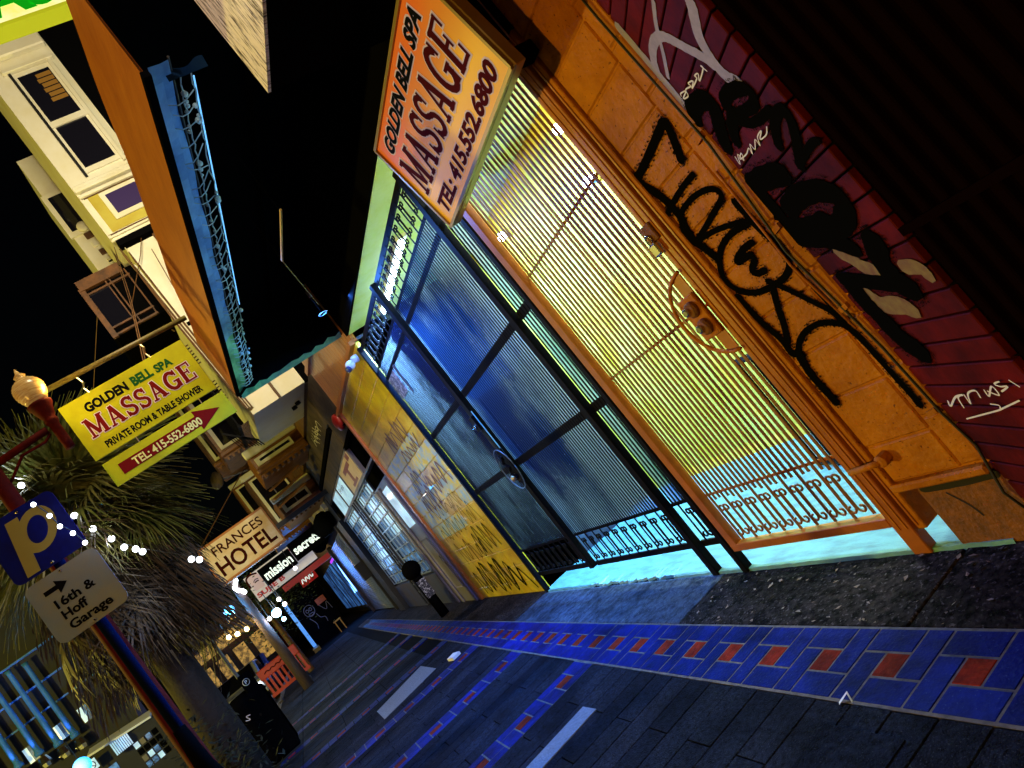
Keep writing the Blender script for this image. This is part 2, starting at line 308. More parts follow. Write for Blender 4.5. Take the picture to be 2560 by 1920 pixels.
m_paver = [mat('paver', (.022, .030, .052), .8, rgb2=(.006, .007, .010), nscale=45, bump=1.0, bscale=130, spec=.04, stain=(2.2, .35), specks=(170, .63, (.06, .065, .08))), mat('paver_b', (.028, .036, .060), .8, rgb2=(.008, .009, .013), nscale=40, bump=1.0, bscale=130, spec=.04, stain=(2.2, .35), specks=(150, .62, (.07, .075, .09))), mat('paver_c', (.016, .022, .040), .8, rgb2=(.005, .006, .009), nscale=40, bump=1.0, bscale=120, spec=.04, stain=(2.2, .35), specks=(160, .64, (.05, .055, .07)))]
m_tile_b = [mat('blue_tile', (.004, .014, .20), .6, spec=.06, stain=(2.6, .3), rgb2=(.003, .009, .13), nscale=14, bump=.5, bscale=60, specks=(90, .66, (.05, .08, .25))), mat('blue_tile_b', (.006, .019, .26), .6, spec=.06, stain=(2.6, .3), rgb2=(.004, .012, .16), nscale=14, bump=.5, bscale=60, specks=(90, .66, (.05, .08, .25)))]
m_tile_r = mat('red_tile', (.36, .030, .008), .7, spec=.05, stain=(2.6, .4), rgb2=(.20, .018, .006), nscale=18, bump=.5, bscale=60)
m_plate = mat('zinc_plate', (.22, .25, .30), .5, .3, rgb2=(.14, .16, .20), nscale=40, bump=.9, bscale=120)
m_leaf = mat('dead_leaf', (.30, .16, .04), .8, rgb2=(.40, .32, .2), nscale=40)
m_white_leaf = mat('white_paper', (.75, .75, .72), .7)
m_brass = mat('brass', (.55, .42, .22), .3, .9)
m_chrome = mat('chrome', (.65, .66, .72), .2, 1.0)
m_rubber = mat('black_rubber', (.01, .01, .01), .6)
m_fascia = mat('orange_awning_vinyl', (.42, .135, .010), .5, rgb2=(.30, .075, .006), nscale=3.5, bump=.25, bscale=12, stretch=(.6, 1, 3), contrast=(.3, .7))
m_hem = mat('blue_awning_hem', (.10, .30, .62), .6, rgb2=(.07, .21, .48), nscale=5, bump=.5, bscale=14, contrast=(.4, .6))
m_hem_g = mat('green_lit_hem', (.12, .40, .22), .6, rgb2=(.07, .24, .16), nscale=9, bump=.6, bscale=18)  # green light on the far hem put into the cloth colour
m_under = mat('black_canopy_cloth', (.003, .003, .003), .95, spec=0)
m_wire = mat('pale_wire', (.35, .48, .52), .5)
m_wood_lit = mat('weathered_wood', (.85, .78, .74), .8, rgb2=(.045, .03, .025), nscale=9, bump=.8, bscale=20, stretch=(9, 1, .9), contrast=(.50, .62))
m_wood_o = mat('orange_wood', (.46, .19, .012), .4, rgb2=(.30, .085, .008), nscale=4, stretch=(6, 1, .7), bump=.3, bscale=20, coat=.3)
m_tube = mat('fluorescent_tube', (1, 1, 1), .5, emit=(.72, .92, 1.0), estr=18)
m_strip = mat('added_light_strip', (.3, .6, 1), .5, emit=(.16, .52, 1.0), estr=1.2)
# ---------------------------------------------------------------- ground
struct('sidewalk', MB().box(-70, -1.5, -.2, 4, F+1.6, -.014), m_gap)
struct('road', MB().box(-120, -30, -.3, 20, -1.64, -.15), mat('asphalt', (.035, .036, .04), .5, rgb2=(.02, .02, .022), nscale=30, bump=.6, bscale=90))
struct('kerb', MB().box(-70, -1.64, -.25, 4, -1.5, .002), mat('kerb_stone', (.14, .13, .12), .7, rgb2=(.08, .075, .07), nscale=10, bump=.5))
# pavers, laid crosswise in a running bond
pv = thing('paver_field', (-5, 0, 0), kind='structure')
LAD = [(-4.60, -4.295), (-6.10, -5.795), (-7.60, -7.295)]
PW, PL = .17, .585
pm = [shared('paver', MB().box(-PW/2+.003, -PL/2+.003, -.03, PW/2-.003, PL/2-.003, 0), q, bevel=.002) for q in m_paver]
cnt = 0; xx = -9.17
while xx < -1.0:
    hit = [l for l in LAD if xx+PW > l[0]+.02 and xx < l[1]-.02]
    if hit: xx = hit[0][1]; continue
    sc = 1.0
    for l in LAD:
        if xx < l[0] < xx+PW+.05: sc = (l[0]-xx)/PW
    y0 = 1.135 - (0 if cnt % 2 else PL/2); k = 0; yy = 1.135
    while yy > -1.45:
        ln = PL/2 if (yy == 1.135 and cnt % 2 == 0) else PL
        ln = min(ln, yy+1.5)
        o = put('paver', random.choice(pm), (xx+PW*sc/2, yy-ln/2, random.uniform(-.0015, .001)), pv, scale=(sc, ln/PL, 1))
        yy -= ln
    xx += PW*sc; cnt += 1
# far pavers: too small to tell apart
far_mb = MB()
x = -9.2
while x > -26:
    for y in (-1.2, -.61, -.02, .57):
        far_mb.box(x-.165, y-.29 + (.29 if int(x*6) % 2 else 0)*0, -.02, x-.005, y+.29, random.uniform(-.002, .001))
    x -= .17
far_mb.build('far_pavers', mat('worn_paver', (.022, .03, .052), .8, spec=.03, stain=(1.2, .3), rgb2=(.02, .022, .028), nscale=40, bump=.5, bscale=90), pv, kind='stuff')
# pin-wheel tiles
tp = thing('tile_band', (-5, 1.3, 0), kind='structure')
MB().box(-24, 1.137, -.03, .4, 1.493, -.0012).build('grout_bed', m_grout, tp)
TW = .3133/3; TH = .34/3; g = .005
def tilemesh(w, h, mm): return shared('tile', MB().box(-w/2+g, -h/2+g, -.02, w/2-g, h/2-g, 0), mm, bevel=.0015)
t_long = [tilemesh(2*TW, TH, q) for q in m_tile_b]; t_tall = [tilemesh(TW, 2*TH, q) for q in m_tile_b]; t_red = tilemesh(TW, TH, m_tile_r)
def pinwheel(x0, y0, par):
    j = lambda: random.uniform(.0, .0016)
    put('tile', random.choice(t_long), (x0+TW, y0+2.5*TH, j()), par); put('tile', random.choice(t_tall), (x0+2.5*TW, y0+2*TH, j()), par)
    put('tile', random.choice(t_long), (x0+2*TW, y0+.5*TH, j()), par); put('tile', random.choice(t_tall), (x0+.5*TW, y0+TH, j()), par)
    put('tile', t_red, (x0+1.5*TW, y0+1.5*TH, j()), par)
for i in range(30): pinwheel(-.95-.3133*(i+1), 1.145, tp)
fb, fr = MB(), MB()
for i in range(30, 68):
    x0 = -.95-.3133*(i+1)
    for a in ((0,2,2,3),(2,3,1,3),(1,3,0,1),(0,1,0,2)): fb.box(x0+a[0]*TW+g, 1.145+a[2]*TH+g, -.02, x0+a[1]*TW-g, 1.145+a[3]*TH-g, 0)
    fr.box(x0+TW+g, 1.145+TH+g, -.02, x0+2*TW-g, 1.145+2*TH-g, 0)
for xs in (-9.12, -10.62, -12.12, -13.62):
    for i in range(7):
        y0 = 1.137-.34*(i+1); fr.box(xs-TW/2+g, y0+TH+g, -.02, xs+TW/2-g, y0+2*TH-g, .002)
        for a in ((0,2,2,3),(2,3,1,3),(1,3,0,1),(0,1,0,2)): fb.box(xs-1.5*TW+a[0]*TW+g, y0+a[2]*TH+g, -.02, xs-1.5*TW+a[1]*TW-g, y0+a[3]*TH-g, .002)
fb.build('far_blue_tiles', m_tile_b[0], tp, kind='stuff'); fr.build('far_red_tiles', m_tile_r, tp, kind='stuff')
for k, (a, b) in enumerate(LAD):
    ld = thing('tile_strip', ((a+b)/2, 0, 0), kind='structure')
    MB().box(a-.004, -1.49, -.03, b+.004, 1.137, -.0016).build('grout_bed', m_grout, ld)
    for i in range(7): pinwheel(a-.004, 1.137-.34*(i+1)-.002, ld)
# smooth and rough concrete strip along the shopfronts
cs = thing('concrete_strip', (-5, 1.7, 0), kind='structure')
for i, (a, b) in enumerate(((-24, -17), (-17, -12.6), (-12.6, -9.4), (-9.4, -6.98), (-6.98, -5.3), (-5.3, -3.7), (-3.7, -2.1), (-2.1, -.9), (-.9, 2))):
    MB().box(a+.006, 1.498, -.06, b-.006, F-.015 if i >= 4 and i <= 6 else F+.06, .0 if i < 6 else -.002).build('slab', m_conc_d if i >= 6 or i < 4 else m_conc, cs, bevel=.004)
# service plates let into the pavers
def plate(pts, label, mm=m_plate):
    p = MB().prism([(x, y, -.005) for x, y in pts], (0, 0, .009)).build('cover_plate', mm); tag(p, label, 'cover plate', 'metal service plates in the pavement')
    return p
plate([(-3.88, .84), (-3.71, .85), (-3.69, .35), (-3.86, .33)], 'smaller pale grey metal plate in the pavers nearest the camera')
plate([(-8.89, .71), (-8.03, .75), (-7.85, .05), (-8.55, .04)], 'long silvery metal plate in the pavers beside the tile strip')
plate([(-2.13, 1.04), (-1.80, 1.04), (-1.80, .55), (-2.13, .55)], 'dark metal plate in the shadowed pavers at lower right', m_paver[2])
# litter
def leafmesh(w, l, mm, fold=.3):
    return shared('leaf', MB().poly([(0, -l, .002), (w, -l*.2, w*fold), (w*.6, l*.6, w*fold), (0, l, .004)]).poly([(0, -l, .002), (0, l, .004), (-w*.6, l*.6, w*fold), (-w, -l*.2, w*fold)]), mm)
lm = [leafmesh(.012, .03, m_leaf), leafmesh(.009, .02, m_white_leaf), leafmesh(.014, .022, m_leaf)]
ll = MB()
for i in range(90):
    x = random.uniform(-3.6, -1.0); y = random.uniform(1.5, 1.9); s_ = random.uniform(.3, .9)
    a = random.uniform(0, 6.28); c_, s2 = math.cos(a), math.sin(a); w_, l_ = .011*s_, .022*s_
    q = [(0, -l_), (w_, 0), (0, l_), (-w_, 0)]
    ll.poly([(x+p*c_-r*s2, y+p*s2+r*c_, .002+random.uniform(0, .008)) for p, r in q])
tag(ll.build('leaf_litter', mat('leaf_bits', (.20, .11, .04), .8, rgb2=(.30, .26, .22), nscale=30)), 'small dry leaf fragments scattered over the rough concrete', 'leaf litter', kind='stuff')
wl_ = thing('paper_scrap', (-2.11, 1.15, .004), 'white folded paper scrap lying at the edge of the tile band', 'paper scrap')
MB().poly([(-2.11, 1.165, .022), (-2.135, 1.13, .006), (-2.123, 1.118, .006), (-2.105, 1.155, .02)]).poly([(-2.11, 1.165, .022), (-2.105, 1.155, .02), (-2.075, 1.133, .006), (-2.083, 1.145, .006)]).build('sheet', m_white_leaf, wl_)
single('paper_cup_sleeve', MB().prism([(-7.83, .96, .004), (-7.66, 1.0, .004), (-7.63, .9, .004), (-7.8, .87, .004)], (0, 0, .03)), m_white_leaf, 'crumpled pale card lying on the pavers beside the long plate', 'litter')
# ---------------------------------------------------------------- spa building
spa = thing('spa_building', (-4.5, F, 0), 'orange painted shopfront with gated alcove between block pillars', 'building')
# right pillar, blocks with recessed joints
rp = MB().box(-2.19, F+.008, .30, -1.78, F+.5, 3.6).build('right_pillar', m_orange, spa)
zj = [.305, .47, .70, .90, 1.10, 1.32, 1.525, 1.735, 1.94, 2.15, 2.355, 2.56, 2.77, 2.98, 3.2]
for a, b in zip(zj, zj[1:]):
    MB().box(-2.186, F, a+.004, -1.885, F+.3, b-.004).build('block', m_orange, rp, bevel=.006)
mb = MB(); n = 14
for i in range(n):       # lumpy plaster margin beside the planks
    a, b = .31+i*.21, .31+(i+1)*.21
    mb.obox((-1.832+random.uniform(-.006, .004), F+.10, (a+b)/2), (.054, 0, 0), (0, .1, 0), (0, 0, .106))
mb.build('plaster_margin', m_orange, rp, bevel=.012)
MB().box(-2.205, F-.025, .27, -1.79, F+.2, .305).build('ledge', m_orange, rp, bevel=.008)
mb = MB().box(-2.115, F-.012, -.01, -1.75, F+.3, .268); mb.build('plinth', m_plinth, rp, bevel=.012)
MB().stroke([(-2.08, F-.012, .262), (-1.95, F-.012, .258), (-1.78, F-.012, .262)], .03, (0, -1, 0)).build('dark_line', m_dark_line, rp)  # dark line along the top of the plinth
MB().stroke([(-2.0, F-.0125, .23), (-1.955, F-.0125, .17), (-1.935, F-.0125, .12)], .007, (0, -1, 0)).build('crack', m_dark_line, rp)
GP = MB()
for i, (pts, w) in enumerate(GRAF_PILLAR): GP.stroke([(x, F-.002, z) for x, z in pts], w*.84, (0, -1, 0), lift=.002+i*.00025)
GP.build('graffiti', m_spray_k, rp)
m_over = mat('overspray', (.004, .004, .004), .9, spec=0)
def speckle(m, scale, lo):
    n = m.node_tree.nodes; l = m.node_tree.links; o = n['Material Output']; src = o.inputs[0].links[0].from_socket
    tc = n.new('ShaderNodeTexCoord'); t = n.new('ShaderNodeTexNoise'); t.inputs['Scale'].default_value = scale; t.inputs['Detail'].default_value = 4; r = n.new('ShaderNodeValToRGB'); r.color_ramp.elements[0].position = lo; r.color_ramp.elements[1].position = lo+.10
    l.new(tc.outputs['Object'], t.inputs[0]); l.new(t.outputs[0], r.inputs[0]); tb = n.new('ShaderNodeBsdfTransparent'); mx = n.new('ShaderNodeMixShader'); l.new(r.outputs[0], mx.inputs[0]); l.new(tb.outputs[0], mx.inputs[1]); l.new(src, mx.inputs[2]); l.new(mx.outputs[0], o.inputs[0])
speckle(m_over, 130, .52)
GO = MB()
for i, (pts, w) in enumerate(GRAF_PILLAR[:-1]): GO.stroke([(x, F-.002, z) for x, z in pts], w*1.5, (0, -1, 0), lift=.0004+i*.00008)
GO.build('overspray', m_over, rp)
# loose cable running down the margin and curving away at the bottom
MB().tube([(-1.80, F-.012, 3.0), (-1.815, F-.012, 2.3), (-1.80, F-.014, 1.7), (-1.845, F-.016, 1.25), (-1.80, F-.012, .8), (-1.79, F-.012, .52), (-1.76, F-.02, .38), (-1.79, F-.03, .2), (-1.72, F-.03, .02)], .005, 5).build('cable', m_rubber, rp, smooth=True)
MB().tube([(-1.862, F-.006, 1.62), (-1.87, F-.014, 1.2), (-1.83, F-.014, .9)], .005, 5).build('cable', m_orange, rp, smooth=True)
for z in (1.33, .98, 1.74, .53): MB().obox((-1.82, F-.008, z), (.022, 0, .004), (0, .008, 0), (0, 0, .010)).build('cable_clip', m_orange, rp)
# trim beside gate
tr = MB().box(-2.236, F-.012, .10, -2.192, F+.12, 3.3).build('trim_post', m_orange, spa, bevel=.004)
MB().box(-2.226, F-.017, .12, -2.216, F-.012, 3.28).build('groove_bead', m_orange_steel, tr)
# left pillar
lp = MB().box(-9.70, F+.01, 0, -6.95, F+.5, 3.17).build('left_pillar', m_yellow, spa)
zl = [0, .16, .35, .55, .75, .95, 1.15, 1.35, 1.55, 1.75, 1.95, 2.15, 2.35, 2.55, 2.75, 2.955, 3.15]
for i, (a, b) in enumerate(zip(zl, zl[1:])):
    cuts = [-9.62, -6.965] if i > 10 else ([-9.62, -8.75, -7.86, -6.965] if i % 2 else [-9.62, -8.3, -7.42, -6.965])
    for c, d in zip(cuts, cuts[1:]):
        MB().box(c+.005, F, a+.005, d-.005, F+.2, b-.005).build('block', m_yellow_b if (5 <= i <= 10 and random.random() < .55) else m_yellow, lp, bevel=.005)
MB().box(-9.72, F-.03, 0, -9.63, F+.1, 3.17).build('corner_bead', m_orange_steel, lp)
def squiggle(x0, z0, w, h, n, seed):
    rr = random.Random(seed); pts = []
    for i in range(n):
        t = i/(n-1); pts.append((x0+w*t+rr.uniform(-.05, .05)*w, F-.002, z0+h*(1 if i % 2 else 0)*rr.uniform(.6, 1)+rr.uniform(-.1, .1)*h))
    return pts
gm = MB()
for i, (x0, z0, w, h, n, lw) in enumerate(((-9.3, .08, 2.1, .40, 15, .028), (-8.9, .16, 1.6, .36, 12, .02), (-9.1, .55, 1.3, .3, 13, .016), (-8.1, .6, .9, .34, 9, .02), (-9.2, .9, 1.2, .28, 14, .013), (-8.0, .95, .8, .3, 9, .012), (-8.9, 1.2, 1.5, .2, 17, .010))):
    gm.stroke(squiggle(x0, z0, w, h, n, i), lw, (0, -1, 0), lift=.001+i*.0004)
gm.build('graffiti', m_spray_k, lp)
gm = MB()
for i, (x0, z0, w, h, n, lw) in enumerate(((-8.6, 2.15, 1.2, .3, 12, .035), (-8.3, 1.95, 1.0, .2, 12, .028), (-9.1, 1.3, 1.0, .35, 10, .035), (-8.1, 1.45, .9, .3, 9, .035), (-8.9, 1.62, .8, .25, 8, .028))):
    gm.stroke(squiggle(x0, z0, w, h, n, 20+i), lw, (0, -1, 0), lift=.001+i*.0004)
gm.build('faded_graffiti', mat('faded_purple_marker', (.09, .05, .16), .6, rgb2=(.22, .10, .05), nscale=15), lp)
# plank wall and beam above the left pillar
uw = MB().box(-9.7, F+.03, 3.2, -6.95, F+.4, 4.2).build('upper_wall', m_wood_o, spa)
x = -9.66
while x < -7.0:
    MB().box(x, F, 3.21, x+.128, F+.04, 4.18).build('plank', m_wood_o, uw, bevel=.004); x += .136
MB().box(-9.76, F-.05, 3.155, -6.95, F+.05, 3.205).build('beam', m_orange_steel, spa)
MB().box(-9.72, F-.04, 3.86, -6.95, F+.05, 3.93).build('beam', m_orange_steel, spa)
# alcove behind the gates
AX0, AX1, AY, AZ = -6.95, -1.9, 3.55, 3.26
fl = MB(); N = 120; rr0 = random.Random(3); ed = []
for i in range(N+1):          # slab with a chipped front edge
    x = AX0 + (AX1-AX0)*i/N; broke = 1.0 if -5.75 < x < -4.3 else .15
    ed.append((x, F-.02 + broke*rr0.uniform(0, .05), .016 - broke*rr0.uniform(0, .014)))
for p, q in zip(ed, ed[1:]):
    fl.poly([p, q, (q[0], F+.12, .02), (p[0], F+.12, .02)]); fl.poly([(p[0], p[1]-.004, -.01), (q[0], q[1]-.004, -.01), q, p])
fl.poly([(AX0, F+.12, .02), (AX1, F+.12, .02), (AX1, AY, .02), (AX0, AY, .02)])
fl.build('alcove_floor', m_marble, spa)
MB().box(-3.44, F-.015, 2.625, -2.19, F+.03, AZ).build('dark_gap_board', m_black, spa)  # black board added to block the bright gap above the orange gate
MB().box(AX0-.05, F+.05, .002, AX0, AY, AZ).build('alcove_side_wall', m_wall_b, spa)
MB().box(-2.1, F+.5, .002, -2.0, AY, AZ).build('alcove_side_wall', m_wall_in, spa)
MB().box(AX0, AY, -.02, AX1, AY+.1, AZ).build('alcove_back_wall', m_wall_in, spa)
MB().box(AX0-.05, F+.005, AZ, AX1, AY+.1, AZ+.06).build('alcove_ceiling', m_ceil_in, spa)
mb = MB().box(AX0, 2.62, .002, AX0+.03, AY-.05, 1.95); mb.build('added_dark_panel', mat('dark_panel_blue', (.02, .03, .07), .4), spa)  # dark panel added to darken the view through the right leaf
# header above the gates
MB().box(-6.95, F-.02, AZ+.0, -2.19, F+.002, 4.15).build('header', m_black, spa)
# hand rail inside the alcove
hr = thing('hand_rail', (-3.2, 2.75, 0), 'black metal hand rail standing on the alcove floor behind the orange gate', 'hand rail')
MB().tube([(-2.75, 2.6, .05), (-3.75, 2.95, .05)], .022, 6).build('bottom_rail', m_dark_steel, hr)
MB().tube([(-2.75, 2.6, .85), (-3.75, 2.95, .85)], .022, 6).build('top_rail', m_dark_steel, hr)
for i in range(5): MB().tube([(-2.75-.25*i, 2.6+.0875*i, 0.0), (-2.75-.25*i, 2.6+.0875*i, .85)], .014, 6).build('post', m_dark_steel, hr)
# fluorescent fittings on the alcove ceiling
def fluo(x0, x1, y, e, lab, col):
    t = thing('fluorescent_light', ((x0+x1)/2, y, AZ), lab, 'ceiling light', 'tube lights on the alcove ceiling')
    MB().box(x0-.03, y-.05, AZ-.035, x1+.03, y+.05, AZ-.001).build('housing', mat('white_enamel', (.75, .78, .78), .4), t)
    MB().tube([(x0, y, AZ-.055), (x1, y, AZ-.055)], .016, 8).build('tube', m_tube, t)
    lamp('tube_glow', 'AREA', ((x0+x1)/2, y, AZ-.085), e, col, t, size=x1-x0, size_y=.06, look=(0, 0, -1))
fluo(-6.75, -5.25, 2.32, 560, 'lit fluorescent tube on the alcove ceiling behind the black gate', (.22, .52, 1.0))
fluo(-3.9, -2.6, 2.75, 105, 'lit fluorescent tube on the alcove ceiling behind the orange gate', (.80, .95, .85))
m_spot = mat('spot_bulb', (1, 1, 1), .5, emit=(.75, .88, 1.0), estr=40)
for (x, z), lb in (((-4.24, 2.98), 'small bright bulb high on the alcove back wall right of the sign'), ((-4.37, 2.55), 'small bright bulb lower on the alcove back wall'), ((-5.9, 2.98), 'small bright bulb seen through the left edge of the orange gate')):
    t = thing('wall_light', (x, 3.5, z), lb, 'wall light', 'small bulbs on the alcove back wall')
    MB().lathe((x, 3.55, z), [(.05, 0), (.05, .03), (.03, .06)], 10, (0, -1, 0)).build('base', m_chrome, t); MB().sphere((x, 3.45, z), .045, 10, 6).build('bulb', m_spot, t, smooth=True)
# ---------------------------------------------------------------- scroll ironwork
def scroll_mesh(w, h, mm, r=.0055):
    """S-scroll: two opposed spirals joined by a stem, in the x-z plane"""
    def spiral(cx, cz, a0, sgn):
        return [(cx+math.cos(a0+sgn*t*.55)*(w*.5)*(1-t*.075), 0, cz+math.sin(a0+sgn*t*.55)*(w*.5)*(1-t*.075)) for t in range(10)]
    top = spiral(w*.5, h-w*.5, math.pi, -1)
    bot = spiral(-w*.5, w*.5, 0, -1)
    return shared('scroll', MB().tube(top[::-1] + bot, r, 5), mm, smooth=True)
# ---------------------------------------------------------------- orange gate
og = thing('security_gate', (-2.8, F, 0), 'orange barred security gate on the right beside the tagged block pillar', 'gate')
fr_ = MB().box(-2.325, F-.03, .0, -2.238, F+.02, 2.62).build('frame', m_orange_steel, og, bevel=.004)
MB().box(-3.44, F-.03, .135, -3.375, F+.02, 2.62).build('frame', m_orange_steel, og, bevel=.004)
MB().box(-3.44, F-.031, .135, -2.325, F+.021, .178).build('bottom_rail', m_orange_steel, og, bevel=.003)
for z in (2.56, 1.99, .47, 1.27): MB().box(-3.375, F+.0155, z-.007, -2.325, F+.021, z+.007).build('cross_rail', m_orange_steel, og)
MB().box(-2.30, F-.034, .12, -2.292, F-.03, 2.6).build('bead', m_orange, og); MB().box(-2.262, F-.034, .12, -2.256, F-.03, 2.6).build('bead', m_orange, og)
m_obar = mat('gate_bar_paint', (.26, .10, .008), .4, rgb2=(.16, .05, .005), nscale=14, bump=.2, bscale=90)
long_b = shared('bar', MB().box(-.0078, -.003, .178, .0078, .003, 2.6), m_obar)
short_b = shared('bar', MB().box(-.0078, -.003, .43, .0078, .003, 2.6), m_obar)
i = 0; x = -2.36
while x > -3.37:
    put('bar', long_b if i % 3 == 1 else short_b, (x+random.uniform(-.003, .003), F+.0115, random.uniform(-.01, .01)), og, rot=(0, random.uniform(-.002, .002), 0)); x -= .0395; i += 1
sm = scroll_mesh(.052, .20, m_obar, .006)
for k in range(8):
    xm = -2.36-.0395*(1+3*k)-.059
    if xm < -3.36: break
    put('scroll', sm, (xm-.004, F+.004, .205), og); 
    put('scroll', sm, (xm+.004, F+.004, .205), og, scale=(-1, 1, 1))
hg = MB().tube([(-2.29, F-.045, .41), (-2.13, F-.045, .42)], .014, 8).build('hinge', m_orange, og, smooth=True)
MB().lathe((-2.125, F-.03, .42), [(.026, -.03), (.026, .012), (.014, .02)], 10, (0, -1, 0)).build('hinge_bolt', m_orange, hg)
# round lock guard with two cylinders
lk = MB().box(-2.40, F-.037, 1.06, -2.325, F-.031, 1.44).build('lock_guard', m_orange_steel, og, bevel=.003)
MB().box(-2.445, F-.056, 1.15, -2.325, F-.04, 1.35).build('lock_box', m_orange, lk, bevel=.004)
MB().tube([(-2.318+.198*math.cos(a), F-.043, 1.25+.198*math.sin(a)) for a in [math.pi*(.5+i/18) for i in range(19)]], .009, 5).build('guard_rim', m_orange, lk, smooth=True)
for z in (1.292, 1.205):
    MB().lathe((-2.375, F-.05, z), [(.036, 0), (.036, .022), (.028, .03)], 18, (0, -1, 0)).build('lock_collar', m_plinth, lk)
    MB().lathe((-2.388, F-.08, z+.004), [(.019, 0), (.019, .01), (.012, .013)], 16, (0, -1, 0)).build('lock_cylinder', m_chrome, lk)
pd = thing('padlock', (-2.31, F-.04, 1.585), 'steel padlock hanging in its rusty hasp on the orange gate', 'padlock')
MB().box(-2.345, F-.062, 1.545, -2.295, F-.04, 1.60).build('body', m_chrome, pd, bevel=.006)
MB().tube([(-2.335, F-.05, 1.60), (-2.335, F-.05, 1.63), (-2.32, F-.05, 1.643), (-2.305, F-.05, 1.63), (-2.305, F-.05, 1.60)], .005, 6).build('shackle', m_chrome, pd, smooth=True)
MB().box(-2.33, F-.045, 1.60, -2.268, F-.031, 1.68).build('hasp', m_plinth, pd, bevel=.004)
# ---------------------------------------------------------------- black folding gate
bg = thing('security_gate', (-5.2, F, 0), 'black barred folding security gate across the middle of the alcove', 'gate')
def fbox(*a): return MB().box(*a).build('frame', m_dark_steel, bg, bevel=.003)
for x0, x1, z0 in ((-6.93, -6.88, 0), (-5.455, -5.385, .18), (-3.82, -3.76, 0), (-3.51, -3.46, 0)): fbox(x0, F-.03, z0, x1, F+.02, 3.08)
for z0, z1 in ((.175, .215), (.465, .485), (1.17, 1.23), (1.87, 1.93), (2.62, 2.66), (2.775, 2.795), (3.03, 3.08)):
    for x0, x1 in ((-6.87, -5.47), (-5.37, -3.83), (-3.75, -3.52)): MB().box(x0, F+.0115, z0, x1, F+.024, z1).build('cross_rail', m_dark_steel, bg)
bl = shared('bar', MB().box(-.009, -.0015, .2, .009, .0015, 3.05), m_dark_steel); bs = shared('bar', MB().box(-.009, -.0015, .47, .009, .0015, 2.79), m_dark_steel)
smd = scroll_mesh(.05, .20, m_dark_steel, .0055); smt = scroll_mesh(.05, .17, m_dark_steel, .0055)
for x0, x1 in ((-6.85, -5.48), (-5.36, -3.84), (-3.74, -3.53)):
    n = int((x1-x0)/.0365); st = (x1-x0)/n
    for i in range(n):
        put('bar', bl if i % 4 == 1 else bs, (x0+st*(i+.5)+random.uniform(-.0015, .0015), F+.0095, 0), bg)
        if i % 4 == 3 and i+1 < n:
            xm = x0+st*(i+.5)
            put('scroll', smd, (xm-.004, F-.002, .24), bg); put('scroll', smd, (xm+.004, F-.002, .24), bg, scale=(-1, 1, 1))
            put('scroll', smt, (xm-.004, F-.002, 2.83), bg); put('scroll', smt, (xm+.004, F-.002, 2.83), bg, scale=(-1, 1, 1))
for x0, x1 in ((-6.86, -5.48), (-5.36, -3.84), (-3.74, -3.53)): MB().poly([(x0, F+.027, .48), (x1, F+.027, .48), (x1, F+.027, 2.785), (x0, F+.027, 2.785)]).build('added_blotched_sheet', m_sheet, bg)  # added sheets carrying the painted light and dark of the alcove
m_mullion = mat('cyan_painted_edge', (.12, .42, .62), .4)
MB().box(-5.355, F-.034, 1.25, -5.335, F-.031, 1.75).build('edge_strip', m_mullion, bg)
lb = MB().box(-5.46, F-.06, 1.58, -5.36, F-.031, 1.72).build('lock_box', m_dark_steel, bg, bevel=.004)
MB().lathe((-5.41, F-.06, 1.63), [(.02, 0), (.02, .02), (.012, .026)], 12, (0, -1, 0)).build('lock_cylinder', m_chrome, lb)
m_steel_dim = mat('dull_steel', (.10, .14, .18), .5, .5)
gp = MB().box(-5.47, F-.045, 1.06, -5.33, F-.032, 1.38).build('handle_plate', m_dark_steel, bg, bevel=.01)
MB().tube([(-5.41+.16*math.cos(a), F-.06, 1.2+.19*math.sin(a)) for a in [2*math.pi*i/22 for i in range(23)]], 0.0045, 5).build('ring', m_steel_dim, gp, smooth=True)
MB().lathe((-5.43, F-.045, 1.12), [(.03, 0), (.03, .03), (.02, .045)], 12, (0, -1, 0)).build('knob', m_brass, gp, smooth=True)
MB().tube([(-5.4+.03*math.sin(i*1.3), F-.06-.004*(i % 2), 1.33-.02*i) for i in range(12)], .011, 5).build('chain', m_dark_steel, gp)
nt = thing('notice', (-6.55, F-.03, 2.5), 'crinkled dark printed notice fixed to the bars of the black gate', 'notice')
MB().box(-6.75, F-.014, 2.36, -6.42, F-.008, 2.60).build('card', mat('notice_card', (.06, .06, .09), .6, rgb2=(.30, .28, .32), nscale=28, contrast=(.5, .56)), nt)
MB().box(-6.36, F-.014, 2.30, -6.30, F-.008, 2.62).build('card', mat('notice_edge', (.03, .03, .05), .6), nt)
# ---------------------------------------------------------------- angled red plank wall on the right
RA, RB = Vector((-1.78, 1.93, 0)), Vector((-1.27, 1.66, 0)); RU = (RB-RA).normalized(); RN = Vector((RU.y, -RU.x, 0))   # faces the street
RL = (RB-RA).length
rw = thing('plank_wall', (-1.5, 1.85, 0), 'dark red horizontal plank wall covered in tags right of the orange pillar', 'wall')
c0 = RA + RU*RL/2
MB().obox((c0.x-RN.x*.07, c0.y-RN.y*.07, 1.75), RU*(RL/2), RN*.05, (0, 0, 1.76)).build('backing', m_black, rw)
z = 0.0; k = 0
while z < 3.4:
    hgt = .078
    MB().obox((c0.x-RN.x*.008, c0.y-RN.y*.008, z+hgt/2), RU*(RL/2+random.uniform(-.004, .004)), RN*.012, (0, 0, hgt/2-.0035)).build('plank', m_red_plank, rw, bevel=.003)
    z += hgt; k += 1
gcol = {'w': MB(), 'l': MB(), 'k': MB(), 'y': MB()}; order = {'y': .0006, 'w': .001, 'k': .0022, 'l': .006}
